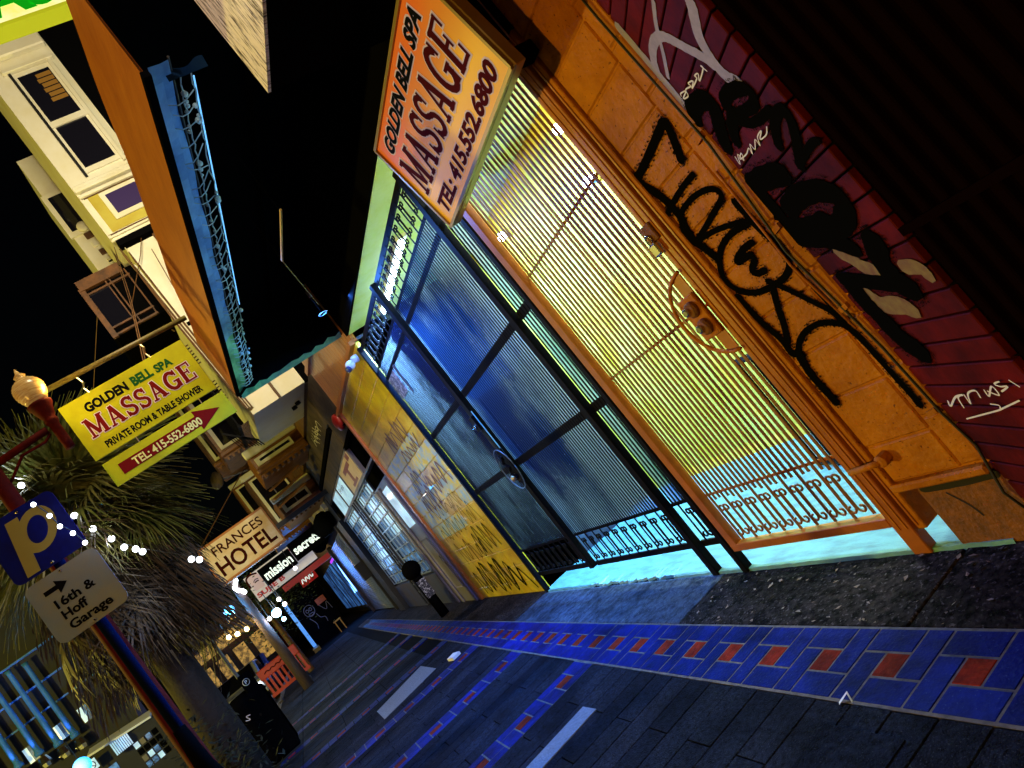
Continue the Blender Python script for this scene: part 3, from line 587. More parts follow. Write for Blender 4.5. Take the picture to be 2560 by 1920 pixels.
for i, (c, pts, w) in enumerate(GRAF_RED):
    gcol[c].stroke([RA + RU*min(max(a, .01), RL-.004) + Vector((0, 0, b)) + RN*.004 for a, b in pts], w*(.6 if c == 'l' else 1), RN, lift=order[c]+i*.00012)
ROV = MB()
for i, (c, pts, w) in enumerate(GRAF_RED):
    if c == 'k': ROV.stroke([RA + RU*min(max(a, .01), RL-.004) + Vector((0, 0, b)) + RN*.004 for a, b in pts], w*1.45, RN, lift=.0014+i*.00006)
ROV.build('overspray', m_over, rw)
for c, mm, nm in (('y', m_spray_y, 'olive_spray'), ('w', m_spray_w, 'lilac_spray'), ('k', m_spray_k, 'black_spray'), ('l', m_marker, 'white_marker_tag')): gcol[c].build(nm, mm, rw)
# ribbed wall nearest the camera, its shade put into the colour
dw = thing('ribbed_wall', (-.6, 1.5, 0), 'ribbed metal wall at the far right with its shade painted near-black', 'wall')
DB = RB + Vector((1.5, -.42, 0)); DU = (DB-RB).normalized(); DN = Vector((DU.y, -DU.x, 0)); dc = (RB+DB)/2
MB().obox((dc.x-DN.x*.06, dc.y-DN.y*.06, 1.8), DU*(DB-RB).length/2, DN*.04, (0, 0, 1.85)).build('backing', m_siding, dw)
rib = shared('rib', MB().obox((0, 0, 1.8), DU*.014, DN*.016, (0, 0, 1.84)), m_siding, bevel=.004)
for i in range(22): put('rib', rib, RB + DU*(.05+i*.066) - DN*.012, dw)
MB().obox((RB+DU*.7+Vector((0, 0, 1.12)))+DN*.012, DU*.68, DN*.008, (0, 0, .012)).build('cross_bar', m_siding, dw)
# neighbour's wood-faced overhang above
ov = thing('wooden_overhang', (-1.5, 1.5, 3.1), 'bleached wooden fascia of the neighbouring overhang above the camera', 'overhang')
MB().box(-2.63, 1.115, 3.104, 2.0, F+.02, 4.6).build('body', m_under, ov)
x = -2.63
while x < .4:
    MB().box(x+.0015, 1.10, 3.10, x+.0885, 1.115, 4.6).build('board', m_wood_lit, ov); x += .09
# ---------------------------------------------------------------- big light-box sign over the orange gate
m_sign_o = mat('lit_orange_panel', (.50, .13, .006), .5, rgb2=(.62, .30, .008), nscale=1.7, emit='base', estr=.30, stretch=(1, 1, 2.2), contrast=(.42, .58))
def print_gradient(m, z0, z1, stops):   # printed colour blend up the face
    n = m.node_tree.nodes; l = m.node_tree.links; b = n['Principled BSDF']
    tc = n.new('ShaderNodeTexCoord'); sx = n.new('ShaderNodeSeparateXYZ'); mr = n.new('ShaderNodeMapRange'); r = n.new('ShaderNodeValToRGB'); nz = n.new('ShaderNodeTexNoise'); nz.inputs['Scale'].default_value = 3; ad = n.new('ShaderNodeMath'); ad.operation = 'MULTIPLY_ADD'; ad.inputs[1].default_value = .35
    l.new(tc.outputs['Object'], sx.inputs[0]); mr.inputs[1].default_value = z0; mr.inputs[2].default_value = z1; l.new(sx.outputs[2], mr.inputs[0]); l.new(tc.outputs['Object'], nz.inputs[0]); l.new(nz.outputs[0], ad.inputs[0]); l.new(mr.outputs[0], ad.inputs[2]); l.new(ad.outputs[0], r.inputs[0])
    while len(r.color_ramp.elements) < len(stops): r.color_ramp.elements.new(.5)
    for e, (p, c) in zip(r.color_ramp.elements, stops): e.position = p; e.color = (*c, 1)
    l.new(r.outputs[0], b.inputs['Base Color']); l.new(r.outputs[0], b.inputs['Emission Color'])
print_gradient(m_sign_o, -.02, .56, [(.1, (.62, .27, .008)), (.5, (.66, .36, .010)), (.78, (.55, .17, .006)), (1.15, (.60, .10, .006))])
m_maroon = mat('maroon_letter', (.060, .002, .002), .8, spec=.05); m_ink = mat('black_letter', (.003, .003, .004), .8, spec=.05)
m_halo = mat('pale_letter_edge', (.50, .40, .46), .7, spec=.1, emit=(.42, .34, .40), estr=.28); m_gold_trim = mat('aluminium_trim', (.30, .21, .09), .35, .6)
ls = thing('lightbox_sign', (-2.6, 1.68, 2.4), 'orange lit box sign hung over the gates reading GOLDEN BELL SPA MASSAGE', 'sign')
BL_, TL_ = Vector((-3.17, 1.665, 2.39)), Vector((-3.17, 1.60, 2.94)); SU = Vector((1, 0, 0)); SV = (TL_-BL_).normalized(); SN = SU.cross(SV)
SW, SH = 1.15, (TL_-BL_).length
cc = BL_ + SU*SW/2 + SV*SH/2
MB().obox(cc - SN*.038, SU*(SW/2+.01), SV*(SH/2+.008), SN*.028).build('box', m_gold_trim, ls, bevel=.004)
MB().obox(cc - SN*.006, SU*SW/2, SV*SH/2, SN*.006).build('face_panel', m_sign_o, ls)
for a, b in ((BL_, BL_+SU*SW), (BL_+SV*SH, BL_+SU*SW+SV*SH)):
    MB().bar(a+SN*.003, b+SN*.003, .016, .018, SN).build('trim', m_gold_trim, ls)
for a, b in ((BL_, BL_+SV*SH), (BL_+SU*SW, BL_+SU*SW+SV*SH)): MB().bar(a+SN*.0035, b+SN*.0035, .015, .016, SN).build('trim', m_gold_trim, ls)
def sp(fx, fy): return BL_ + SU*(SW*fx) + SV*(SH*fy)
text('GOLDEN BELL SPA', 'lettering_edge', m_halo, sp(.07, .775), SU, SV, SW*.80, SH*.165, ls, bold=.085, shear=.35, lift=.0012)
text('GOLDEN BELL SPA', 'lettering', m_ink, sp(.078, .785), SU, SV, SW*.785, SH*.140, ls, bold=.05, shear=.35, lift=.003)
slab('MASSAGE', 'lettering_edge', m_halo, sp(.045, .325), SU, SV, SW*.86, SH*.385, ls, fat=.016, lift=.0012, slant=.08)
slab('MASSAGE', 'lettering', m_maroon, sp(.045, .325), SU, SV, SW*.86, SH*.385, ls, lift=.004, slant=.08)
text('TEL: 415.552.6800', 'lettering_edge', m_halo, sp(.052, .062), SU, SV, SW*.90, SH*.18, ls, bold=.08, shear=.2, lift=.0012)
text('TEL: 415.552.6800', 'lettering', m_maroon, sp(.06, .073), SU, SV, SW*.885, SH*.153, ls, bold=.045, shear=.2, lift=.003)
# bracket joining the sign to the wall
MB().box(-2.2, 1.70, 2.46, -2.13, F-.02, 2.52).build('bracket', m_black, ls); MB().box(-3.1, 1.74, 2.5, -3.05, F-.02, 2.55).build('bracket', m_black, ls)
# ---------------------------------------------------------------- awning
aw = thing('awning', (-4.85, 1.3, 3.4), 'box awning with orange outer valance and blue hem over the shopfront', 'awning')
CX0, CX1, CY, CZ = -7.1, -2.62, .72, 3.40
n = 44; mb = MB(); prev = None; top = []
for i in range(n+1):
    x = CX0 + (CX1-CX0)*i/n; zt = 4.06 + .022*math.sin(x*2.1) + .012*math.sin(x*5.3+1); top.append((x, zt))
for (xa, za), (xb, zb) in zip(top, top[1:]):
    ya, yb = .006*math.sin(xa*3), .006*math.sin(xb*3)
    b = len(mb.v)
    mb.v += [(xa, CY, CZ), (xb, CY, CZ), (xb, CY-yb, zb), (xa, CY-ya, za), (xa, CY+.012, CZ), (xb, CY+.012, CZ), (xb, CY+.012, zb), (xa, CY+.012, za)]
    mb.f += [tuple(b+i for i in q) for q in ((0,1,2,3),(4,5,6,7),(0,1,5,4),(3,2,6,7))]
mb.build('valance', m_fascia, aw)
MB().box(CX0, CY-.004, CZ-.03, CX1, CY+.03, CZ).build('frame_tube', m_black, aw)
# hem: a cloth strip turned in under the frame, slightly crumpled
def hem(x0, x1, mm):
    mb = MB(); k = 26
    for i in range(k):
        xa, xb = x0+(x1-x0)*i/k, x0+(x1-x0)*(i+1)/k
        ys = (CY+.035, CY+.085, CY+.125)
        for ya, yb in zip(ys, ys[1:]):
            f_ = lambda x, y: CZ-.012 - .012*math.sin(x*9+y*30) + (y-CY)*.25
            mb.poly([(xa, ya, f_(xa, ya)), (xb, ya, f_(xb, ya)), (xb, yb, f_(xb, yb)), (xa, yb, f_(xa, yb))])
    return mb.build('hem', mm, aw, smooth=True)
hem(-5.7, CX1, m_hem); hem(CX0, -5.7, m_hem_g)
MB().tube([(CX0, CY+.132, CZ+.02), (CX1, CY+.132, CZ+.02)], .006, 5).build('piping', m_rubber, aw)
# gathered cloth across both ends
def endcloth(x, y0, y1, mm, dz=0, wd=.10):
    mb = MB(); k = 16
    for i in range(k):
        ya, yb = y0+(y1-y0)*i/k, y0+(y1-y0)*(i+1)/k; w0 = wd*(1-.4*abs(math.sin(ya*7))); w1 = wd*(1-.4*abs(math.sin(yb*7)))
        mb.poly([(x, ya, CZ-.01+dz), (x, yb, CZ-.01+dz), (x+w1, yb, CZ+.02+.015*math.sin(yb*40)+dz), (x+w0, ya, CZ+.02+.015*math.sin(ya*40)+dz)])
    return mb.build('end_cloth', mm, aw, smooth=True)
endcloth(CX0, CY+.03, F-.02, m_hem_g, -.06); endcloth(CX1-.10, CY+.1, 1.0, mat('shaded_hem', (.008, .025, .06), .8, spec=0), wd=.03)  # near end: shade put into a darker copy of the hem colour
MB().box(CX0, CY+.012, 4.0, CX1, F, 4.03).build('roof_cloth', m_under, aw)
MB().box(CX0-.01, CY+.012, CZ-.05, CX0, F, 4.0).build('end_panel', m_under, aw)
MB().box(CX0, 1.5, 3.93, CX1, 1.53, 3.99).build('rafter', m_under, aw)
# light-catching seam and ring of the soffit lining
m_seam = mat('pale_timber_edge', (.60, .42, .12), .6)
sf = thing('soffit_trim', (-4.2, 1.2, 3.1), 'thin bent wooden trim with a metal ring hanging under the dark awning', 'trim')
MB().bar((-3.58, 1.13, 3.1), (-4.17, 1.12, 3.1), .010, .012, (0, 0, 1)).build('batten', m_seam, sf)
MB().bar((-4.17, 1.12, 3.1), (-5.2, 1.41, 3.1), .005, .008, (0, 0, 1)).build('batten', m_seam, sf)
MB().tube([(-5.45+.035*math.cos(a), 1.46+.035*math.sin(a), 3.1) for a in [2*math.pi*i/16 for i in range(17)]], .004, 5).build('ring', m_wire, sf)
for x, y in ((-3.6, 1.13), (-4.15, 1.12), (-5.2, 1.41), (-5.45, 1.46)): MB().tube([(x, y, 3.1), (x, y, 4.0)], .002, 4).build('hanger', m_under, sf)
# string-light net along the hem
sl = thing('string_lights', (-4.85, .9, 3.4), 'unlit fairy light strings tied along the awning hem', 'string lights')
def wig(a, b, n, amp, seed):
    rr = random.Random(seed); a, b = Vector(a), Vector(b)
    return [a+(b-a)*(i/n) + Vector((0, rr.uniform(-amp, amp), rr.uniform(-amp, amp))) for i in range(n+1)]
w1 = wig((CX0+.05, CY+.16, CZ-.0), (CX1-.1, CY+.15, CZ+.0), 90, .006, 1); w2 = wig((CX0+.05, CY+.20, CZ+.02), (CX1-.1, CY+.215, CZ+.02), 90, .008, 2)
MB().tube(w1, .0035, 4).build('wire', m_wire, sl); MB().tube(w2, .0035, 4).build('wire', m_wire, sl)
rg = shared('tie', MB().tube([(0, -.075, .0), (0, -.04, -.02), (0, .0, -.012), (0, .05, .015), (0, .06, .02)], .003, 4), m_wire)
x = CX0+.12
while x < CX1-.15: put('tie', rg, (x, CY+.15, CZ), sl, rot=(random.uniform(-.2, .2), 0, random.uniform(-.5, .5))); x += random.uniform(.085, .13)
bbm = shared('bulb', MB().sphere((0, 0, 0), .011, 6, 4), mat('glass_bulb', (.45, .6, .62), .2))
for i in range(46):
    x = CX0+.1 + (CX1-CX0-.3)*random.random()**.8; put('bulb', bbm, (x, CY+random.choice((.155, .205))+random.uniform(-.012, .012), CZ+random.uniform(-.012, .016)), sl, scale=(random.uniform(.7, 1.6),)*3)
led = thing('added_light_strip', (-4.85, CY+.2, CZ-.03), 'added thin blue light strip that lights the awning hem', 'light strip')  # added strip with lamps that tint the hem blue and green
MB().tube([(-5.3, CY+.235, CZ+.05), (CX1-.2, CY+.235, CZ+.05)], .004, 4).build('strip', m_strip, led)
lamp('hem_fill_light', 'AREA', (-4.0, CY+.26, CZ-.20), 1.6, (.25, .6, 1.0), led, size=2.6, size_y=.03, look=(0, -.62, .8))
lamp('hem_fill_light', 'AREA', (-6.3, CY+.26, CZ-.20), 1.0, (.35, .9, .5), led, size=1.4, size_y=.03, look=(0, -.62, .8))
# added out-of-view lamp that lights the wooden overhang
gl = thing('added_wall_lamp', (-1.3, .5, 3.3), 'added out-of-view white lamp lighting the wooden overhang', 'lamp')
MB().tube([(-1.3, 1.1, 4.3), (-1.3, .5, 4.2), (-1.3, .42, 3.9)], .02, 6).build('arm', m_black, gl); MB().lathe((-1.3, .42, 3.75), [(.12, 0), (.06, .14), (.03, .18)], 12).build('shade', m_black, gl)
lamp('lamp_glow', 'SPOT', (-1.3, .42, 3.74), 60, (1.0, .93, .9), gl, size=.05, look=(-1.0, .62, -.25), spot=80)
lamp('added_downlight', 'AREA', (-5.6, CY+.75, CZ-.08), 300, (.06, .25, 1.0), led, size=2.6, size_y=.04, look=(-.12, -.12, -1))  # lamp added without a fitting to throw blue light on the pavement
# security camera on the left pillar, red bell
cm = thing('security_camera', (-7.12, F-.1, 3.02), 'small round white security camera at the top of the yellow pillar', 'camera')
MB().lathe((-7.12, F-.02, 3.06), [(.05, 0), (.045, .05), (.03, .07)], 12, (0, -1, 0)).build('mount', m_white_leaf, cm, smooth=True)
MB().sphere((-7.12, F-.13, 3.03), .055, 14, 8).build('housing', mat('white_plastic', (.7, .7, .7), .3), cm, smooth=True)
MB().lathe((-7.1, F-.17, 3.0), [(.036, 0), (.034, .02), (.02, .026)], 14, (.45, -.8, -.35)).build('lens', mat('dark_lens', (.02, .03, .10), .1), cm, smooth=True)
rb = thing('alarm_bell', (-9.9, F-.1, 3.12), 'round red alarm bell at the corner above the yellow pillar', 'bell')
MB().lathe((-10.05, F-.02, 3.15), [(.13, 0), (.13, .03), (.09, .055), (.03, .06)], 18, (.2, -.97, 0)).build('gong', mat('red_enamel', (.20, .006, .006), .4), rb, smooth=True)
MB().box(-10.12, F-.03, 3.05, -9.95, F+.02, 3.25).build('back_box', m_black, rb)
# ---------------------------------------------------------------- hanging yellow sign
m_sign_y = mat('yellow_panel', (.42, .42, .004), .6, rgb2=(.32, .30, .004), nscale=2.5, bump=.1, bscale=90, spec=.1)
hx = -6.69
hs = thing('hanging_sign', (hx, 0, 3.1), 'yellow two-part hanging sign reading MASSAGE with a red arrow and telephone number', 'sign')
U, V = Vector((0, 1, 0)), Vector((0, 0, 1))
ARM = MB().tube([(hx, .74, 4.16), (hx, -.62, 4.2)], .026, 8).build('arm', mat('olive_pipe', (.16, .12, .02), .5, rgb2=(.09, .06, .015), nscale=20), hs, smooth=True)
MB().box(hx-.02, -.56, 3.435, hx, .58, 4.0).build('upper_panel', m_sign_y, hs); MB().box(hx-.02, -.54, 3.145, hx, .60, 3.38).build('lower_panel', m_sign_y, hs)
m_deepgreen = mat('green_letter', (.010, .07, .015), .8, spec=.05)
text('GOLDEN', 'lettering', m_ink, (hx, -.39, 3.83), U, V, .38, .095, hs, bold=.055); text('BELL', 'lettering', m_deepgreen, (hx, .035, 3.83), U, V, .19, .095, hs, bold=.055); text('SPA', 'lettering', m_deepgreen, (hx, .25, 3.83), U, V, .16, .085, hs, bold=.05)
slab('MASSAGE', 'lettering_edge', m_halo, (hx, -.475, 3.61), U, V, .985, .185, hs, fat=.012, lift=.0015); slab('MASSAGE', 'lettering', mat('red_letter', (.13, .004, .003), .8, spec=.05), (hx, -.475, 3.61), U, V, .985, .185, hs, lift=.004)
text('PRIVATE ROOM & TABLE SHOWER', 'lettering', m_ink, (hx, -.42, 3.475), U, V, .90, .07, hs, bold=.04)
MB().prism([(hx+.003, -.44, 3.205), (hx+.003, .28, 3.205), (hx+.003, .28, 3.165), (hx+.003, .50, 3.265), (hx+.003, .28, 3.365), (hx+.003, .28, 3.31), (hx+.003, -.44, 3.31)], (-.002, 0, 0)).build('arrow', bpy.data.materials['red_letter'], hs)
text('TEL: 415-552-6800', 'lettering', mat('cream_letter', (.62, .56, .12), .5), (hx+.003, -.33, 3.215), U, V, .64, .078, hs, bold=.025)
for y in (-.3, .27): MB().tube([(hx, y, 4.18), (hx+.01, y+.02, 4.1), (hx-.01, y, 4.05), (hx, y+.015, 3.99)], .007, 5).build('hook_chain', m_brass, hs)
for y in (-.2, .4): MB().tube([(hx, y, 3.435), (hx, y, 3.38)], .005, 5).build('link', m_brass, hs)
# green-on-yellow light box at the top left
asg = thing('lightbox_sign', (-5, 1.0, 6.1), 'bright yellow light box with green letters at the very top left', 'sign')
MB().box(-5.14, .35, 6.09, -5.0, 1.75, 6.75).build('box', mat('lit_pale_yellow', (.9, .85, .2), .5, rgb2=(1, .95, .62), nscale=3, emit='base', estr=1.0), asg)
MB().box(-5.145, .345, 6.06, -4.995, 1.755, 6.09).build('edge_trim', mat('lime_edge', (.6, .65, .02), .5, emit=(.6, .65, .02), estr=.6), asg)
m_lg = mat('green_lit_letter', (.005, .45, .01), .4, emit=(.005, .5, .01), estr=.6)
text('MAS', 'lettering', m_lg, (-5, .42, 6.125), U, V, .82, .36, asg, bold=.05); text('SAGE', 'lettering', m_lg, (-5, 1.27, 6.125), U, V, .45, .36, asg, bold=.05)
MB().box(-5.1, 1.75, 6.3, -5.04, F, 6.36).build('bracket', m_black, asg)
lamp('sign_glow', 'AREA', (-5.2, 1.0, 6.4), 420, (1.0, .86, .55), asg, size=1.3, size_y=.6, look=(-1, 0, .15))
# ---------------------------------------------------------------- barber shop next door
m_bwall = mat('grey_brown_render', (.085, .06, .036), .7, spec=.1, stain=(1.1, .4), rgb2=(.04, .03, .022), nscale=3, bump=.3, bscale=20)
m_frame_w = mat('pale_lilac_frame', (.17, .16, .24), .5, stain=(2, .5), rgb2=(.11, .10, .16), nscale=8)
m_pane = mat('lit_frosted_pane', (.25, .42, .55), .15, rgb2=(.45, .68, .85), nscale=2.5, emit='base', estr=1.0, contrast=(.4, .7))
m_pane_d = mat('dim_pane', (.03, .06, .13), .1, rgb2=(.10, .26, .55), nscale=4, emit='base', estr=.7, contrast=(.45, .65))
m_blue_kick = mat('blue_kick_panel', (.03, .045, .11), .4, rgb2=(.05, .03, .015), nscale=3)
m_steel_l = mat('galvanised_bar', (.30, .38, .46), .35, .5)
m_black_wood = mat('black_joinery', (.01, .01, .012), .5)
bb = thing('barber_shop', (-13.5, F, 0), 'grey-brown barber shopfront with barred windows beyond the yellow pillar', 'shop')
MB().box(-17.6, F+.06, 2.98, -9.72, F+.4, 3.96).build('upper_wall', m_bwall, bb)
for x0, x1, z0, z1 in ((-9.73, -11.1, 3.0, 3.94), (-11.12, -14.2, 3.42, 3.94), (-14.22, -17.5, 3.42, 3.94), (-11.15, -14.2, 2.99, 3.30), (-14.22, -17.4, 2.99, 3.30)):
    MB().box(x0, F+.02, z0, x1, F+.07, z1).build('wall_panel', m_bwall, bb, bevel=.006)
MB().box(-17.3, F-.01, 3.31, -11.3, F+.05, 3.40).build('black_band', m_black, bb); MB().box(-11.15, F-.01, 2.90, -9.7, F+.05, 2.97).build('black_band', m_black, bb)
mb = MB()
for k in range(5): mb.stroke([(-11.7-.3*k, F+.02, 3.55), (-11.8-.35*k, F+.02, 3.7), (-12.2-.3*k, F+.02, 3.62), (-12.5-.2*k, F+.02, 3.78)], .025, (0, -1, 0), lift=.002+k*.0004)
mb.build('white_scrawl', mat('pale_spray', (.45, .42, .40), .7), bb)
MB().box(-9.72, F+.08, 0, -17.6, F+.5, 2.98).build('inner_wall', m_black, bb)
# picture sign
MB().box(-13.15, F-.01, 2.42, -11.05, F+.05, 2.95).build('sign_frame', m_frame_w, bb)
sg = MB().box(-13.05, F-.016, 2.47, -11.15, F-.01, 2.91).build('sign_board', mat('tan_sign_board', (.42, .33, .17), .5, rgb2=(.36, .26, .12), nscale=5, emit='base', estr=.12), bb)
mb = MB().box(-12.6, F-.02, 2.76, -11.6, F-.0165, 2.84).box(-12.22, F-.0205, 2.52, -12.0, F-.0165, 2.80).box(-12.5, F-.02, 2.50, -11.7, F-.0165, 2.55).box(-11.5, F-.02, 2.8, -11.2, F-.0165, 2.9)
mb.build('red_emblem', mat('maroon_print', (.14, .02, .012), .5), sg)
for x0, x1, m_ in ((-14.7, -13.25, m_pane), (-16.2, -14.8, m_pane)):
    wn_ = MB().box(x0, F-.005, 2.42, x1, F+.04, 2.95).build('transom_window', m_frame_w, bb); MB().box(x0+.08, F-.009, 2.47, x1-.08, F-.004, 2.90).build('pane', m_, wn_)
text('Free', 'lettering', m_black_wood, (-14.4, F-.012, 2.72), (1, 0, 0), V, .8, .11, bb, lift=.003)
# big barred windows: panes and a grid of bars
def barred(x0, x1, z0, z1, nx, nz, par, lit):
    w = MB().box(x0-.05, F+.03, z0-.05, x1+.05, F+.06, z1+.05).build('window', m_black_wood, par)
    dx, dz = (x1-x0)/nx, (z1-z0)/nz
    for i in range(nx):
        for j in range(nz):
            MB().box(x0+dx*i+.02, F+.02, z0+dz*j+.02, x0+dx*(i+1)-.02, F+.031, z0+dz*(j+1)-.02).build('pane', m_pane if random.random() < lit*(j+1)/nz*1.5 else m_pane_d, w)
    for i in range(nx+1): MB().box(x0+dx*i-.012, F-.02, z0, x0+dx*i+.012, F, z1).build('bar', m_steel_l, w)
    for j in range(nz+1): MB().box(x0, F-.024, z0+dz*j-.009, x1, F-.02, z0+dz*j+.009).build('bar', m_steel_l, w)
barred(-13.3, -11.55, .62, 2.36, 4, 9, bb, .5); barred(-16.5, -14.3, .62, 2.36, 5, 9, bb, .6)
for x in (-13.45, -13.75, -14.05): MB().box(x-.05, F-.05, .05, x+.05, F+.02, 2.4).build('door_stile', m_black_wood, bb)
for k in range(12): MB().box(-14.0, F-.03, .3+.17*k, -13.5, F-.02, .33+.17*k).build('door_bar', m_steel_l, bb)
MB().box(-13.5, F-.02, .0, -11.4, F+.05, .56).build('kick_panel', m_blue_kick, bb); MB().box(-16.7, F-.02, .0, -14.15, F+.05, .56).build('kick_panel', m_blue_kick, bb)
MB().box(-17.7, F-.12, .0, -16.75, F+.1, 2.5).build('corner_post', m_black_wood, bb); MB().box(-17.6, F-.03, 2.40, -9.75, F+.06, 2.44).build('head_rail', m_frame_w, bb)
# pale street door at the near end
dr = MB().box(-11.25, F-.02, 0, -9.78, F+.05, 2.13).build('street_door', m_frame_w, bb)
for x in (-11.2, -10.85, -9.98): MB().box(x, F-.05, 0, x+.13, F-.02, 2.1).build('door_jamb', m_frame_w, dr, bevel=.01)
MB().box(-10.68, F-.03, 1.35, -10.02, F-.02, 2.02).build('door_pane', m_pane, dr); MB().box(-10.6, F-.03, .25, -10.1, F-.02, 1.1).build('door_panel', m_frame_w, dr, bevel=.02)
MB().box(-10.05, F-.06, .68, -9.99, F-.02, .8).build('bell_plate', m_chrome, dr)
# black standpipe post on the pavement
ps = thing('standpipe_post', (-11.15, 1.62, 0), 'black metal post with rounded head standing before the barber window', 'post')
MB().tube([(-11.15, 1.62, 0), (-11.15, 1.62, .78)], .075, 12).build('post', m_black, ps, smooth=True)
MB().sphere((-11.15, 1.62, .84), .15, 14, 8, (1, 1, 1)).build('head', m_black, ps, smooth=True)
MB().box(-11.07, 1.55, .35, -11.06, 1.69, .65).build('label_plate', mat('meter_label', (.02, .02, .03), .5, rgb2=(.5, .5, .5), nscale=40, contrast=(.55, .58)), ps)
# ---------------------------------------------------------------- roller shutter building
m_shut = mat('steel_shutter', (.34, .42, .55), .3, .5, rgb2=(.2, .26, .36), nscale=6)
rsb = thing('shuttered_shop', (-21.5, F, 0), 'shop closed by a corrugated steel roller shutter further along the pavement', 'shop')
MB().box(-25.2, F+.05, 0, -17.75, F+.5, 3.6).build('wall', m_black_wood, rsb)
sl_m = shared('slat', MB().lathe((0, 0, 0), [(.034, -3.05), (.034, 3.05)], 7, (1, 0, 0)), m_shut, smooth=True)
for k in range(40): put('slat', sl_m, (-21.9, F+.03, .04+.062*k), rsb)
for x in (-18.75, -25.1): MB().box(x-.1, F-.08, 0, x+.1, F+.08, 2.6).build('guide_rail', m_black_wood if x > -20 else m_frame_w, rsb)
MB().tube([(-18.5, F-.2, 2.85), (-25, F-.2, 2.85)], .26, 10).build('rolled_awning', m_under, rsb, smooth=True)
MB().box(-23.6, F-.06, 3.02, -18.3, F+.04, 3.70).build('sign_board', mat('mustard_sign', (.38, .30, .07), .6, rgb2=(.10, .10, .14), nscale=3.5, stretch=(3, 1, 1), contrast=(.47, .55), emit='base', estr=.14), rsb)
MB().box(-18.5, F-.3, 1.05, -18.2, F-.06, 1.5).build('meter_box', m_black_wood, rsb)
# ---------------------------------------------------------------- shops at the end of the row
m_neon = mat('blue_lit_glass', (.01, .03, .10), .15, rgb2=(.06, .22, .60), nscale=3, emit='base', estr=.9, stretch=(1, 1, .4), contrast=(.5, .62))
er = thing('end_shop', (-28, F, 0), 'shopfront glowing blue and violet past the roller shutter', 'shop')
MB().box(-48, F+.05, 0, -25.25, F+.6, 3.4).build('wall', m_black_wood, er)
for i, (a, b) in enumerate(((-25.6, -26.6), (-26.8, -28.2), (-28.4, -30.4), (-30.7, -33.5), (-34, -38))):
    wz = MB().box(a, F-.02, .2, b, F+.03, 2.35).build('window', m_frame_w if i == 0 else m_black_wood, er); MB().box(a-.12, F-.03, .3, b+.12, F-.02, 2.25).build('pane', m_neon, wz)
MB().box(-25.7, F-.05, 2.2, -27.8, F-.03, 2.28).build('violet_tube', mat('violet_neon', (.4, .02, .6), .5, emit=(.35, .03, .8), estr=1.6), er)
lamp('window_glow', 'AREA', (-26.8, F-.12, 1.6), 260, (.10, .30, 1.0), er, size=3.4, size_y=1.6, look=(.25, -1, -.3))
lamp('window_glow', 'AREA', (-15.4, F-.10, 1.6), 34, (.18, .42, 1.0), bb, size=2.0, size_y=1.5, look=(.3, -1, -.4))
# black parklet hoarding with chalk drawings closing the view
pk = thing('hoarding', (-30, .5, 0), 'black hoarding scrawled with white chalk lines at the end of the pavement', 'hoarding')
MB().box(-30.2, -.14, 0, -30, 1.2, 2.0).build('board', m_black, pk)
mb = MB()
def loop(cy, cz, ry, rz, n=14): return [(-30, cy+ry*math.cos(2*math.pi*i/n), cz+rz*math.sin(2*math.pi*i/n)) for i in range(n+1)]
for i, l in enumerate((loop(.35, 1.35, .2, .22), loop(.28, 1.38, .05, .06), loop(.42, 1.38, .05, .06), loop(.36, 1.2, .1, .04), [(-30, .2, 1.1), (-30, .3, .8), (-30, .25, .6)], [(-30, .5, 1.1), (-30, .55, .9), (-30, .7, .8), (-30, .68, .6)], [(-30, .75, 1.3), (-30, .9, 1.0), (-30, 1.05, 1.25), (-30, 1.1, .9)])): mb.stroke(l, .02, (1, 0, 0), lift=.002+i*.0005)
mb.build('chalk_drawing', mat('chalk', (.16, .15, .2), .8), pk)
MB().box(-30, .72, 1.3, -29.98, 1.1, 1.55).build('poster', mat('rust_poster', (.35, .08, .03), .6, rgb2=(.2, .03, .02), nscale=12, emit='base', estr=.1), pk)  # faint glow put into the poster colour
MB().box(-30.1, -.30, .15, -29.95, -.16, 2.1).build('lit_post', mat('blue_lit_post', (.1, .3, .6), .5, emit=(.12, .38, .85), estr=.7), pk)  # blue light on the post put in as its own glow
MB().box(-30, -.35, 0, -28.5, -.1, .14).build('timber_base', m_wood_o, pk)
st_ = thing('street_stool', (-28.6, .9, 0), 'small wooden stool standing in front of the black hoarding', 'stool')
MB().box(-28.7, .75, .42, -28.4, 1.05, .47).build('seat', m_wood_o, st_)
for x in (-28.68, -28.45):
    for y in (.78, 1.0): MB().box(x, y, 0, x+.03, y+.03, .42).build('leg', m_wood_o, st_)
# ---------------------------------------------------------------- cream bay-window house above the barber
m_cream = mat('cream_paint', (.72, .70, .58), .55, rgb2=(.66, .62, .44), nscale=2.5, bump=.1)
m_olive = mat('olive_panel', (.40, .31, .03), .5, rgb2=(.46, .40, .06), nscale=3)
m_glassd = mat('dark_glass', (.006, .006, .012), .05)
m_purple = mat('purple_panel', (.035, .02, .10), .4)
m_shade = mat('brown_blind', (.26, .13, .02), .6)
m_brown = mat('brown_stucco', (.13, .055, .015), .6, rgb2=(.06, .025, .008), nscale=4)
m_hw2 = mat('dark_oriel_timber', (.16, .06, .015), .6, rgb2=(.05, .02, .008), nscale=7)
ch = thing('bay_window_house', (-11.5, F, 4), 'cream painted house with tall projecting bay windows above the barber shop', 'building')
MB().box(-17.6, F, 4.0, -10.5, F+1, 13).build('wall', m_brown, ch); MB().box(-10.5, F+.02, 4.0, -10.4, F+1, 13).build('darkness_slab', m_black, ch)  # black slab covers the wall end to stand for darkness
bay = MB().box(-12.0, 1.0, 7.22, -10.32, F+.02, 12.2).build('bay', m_cream, ch)
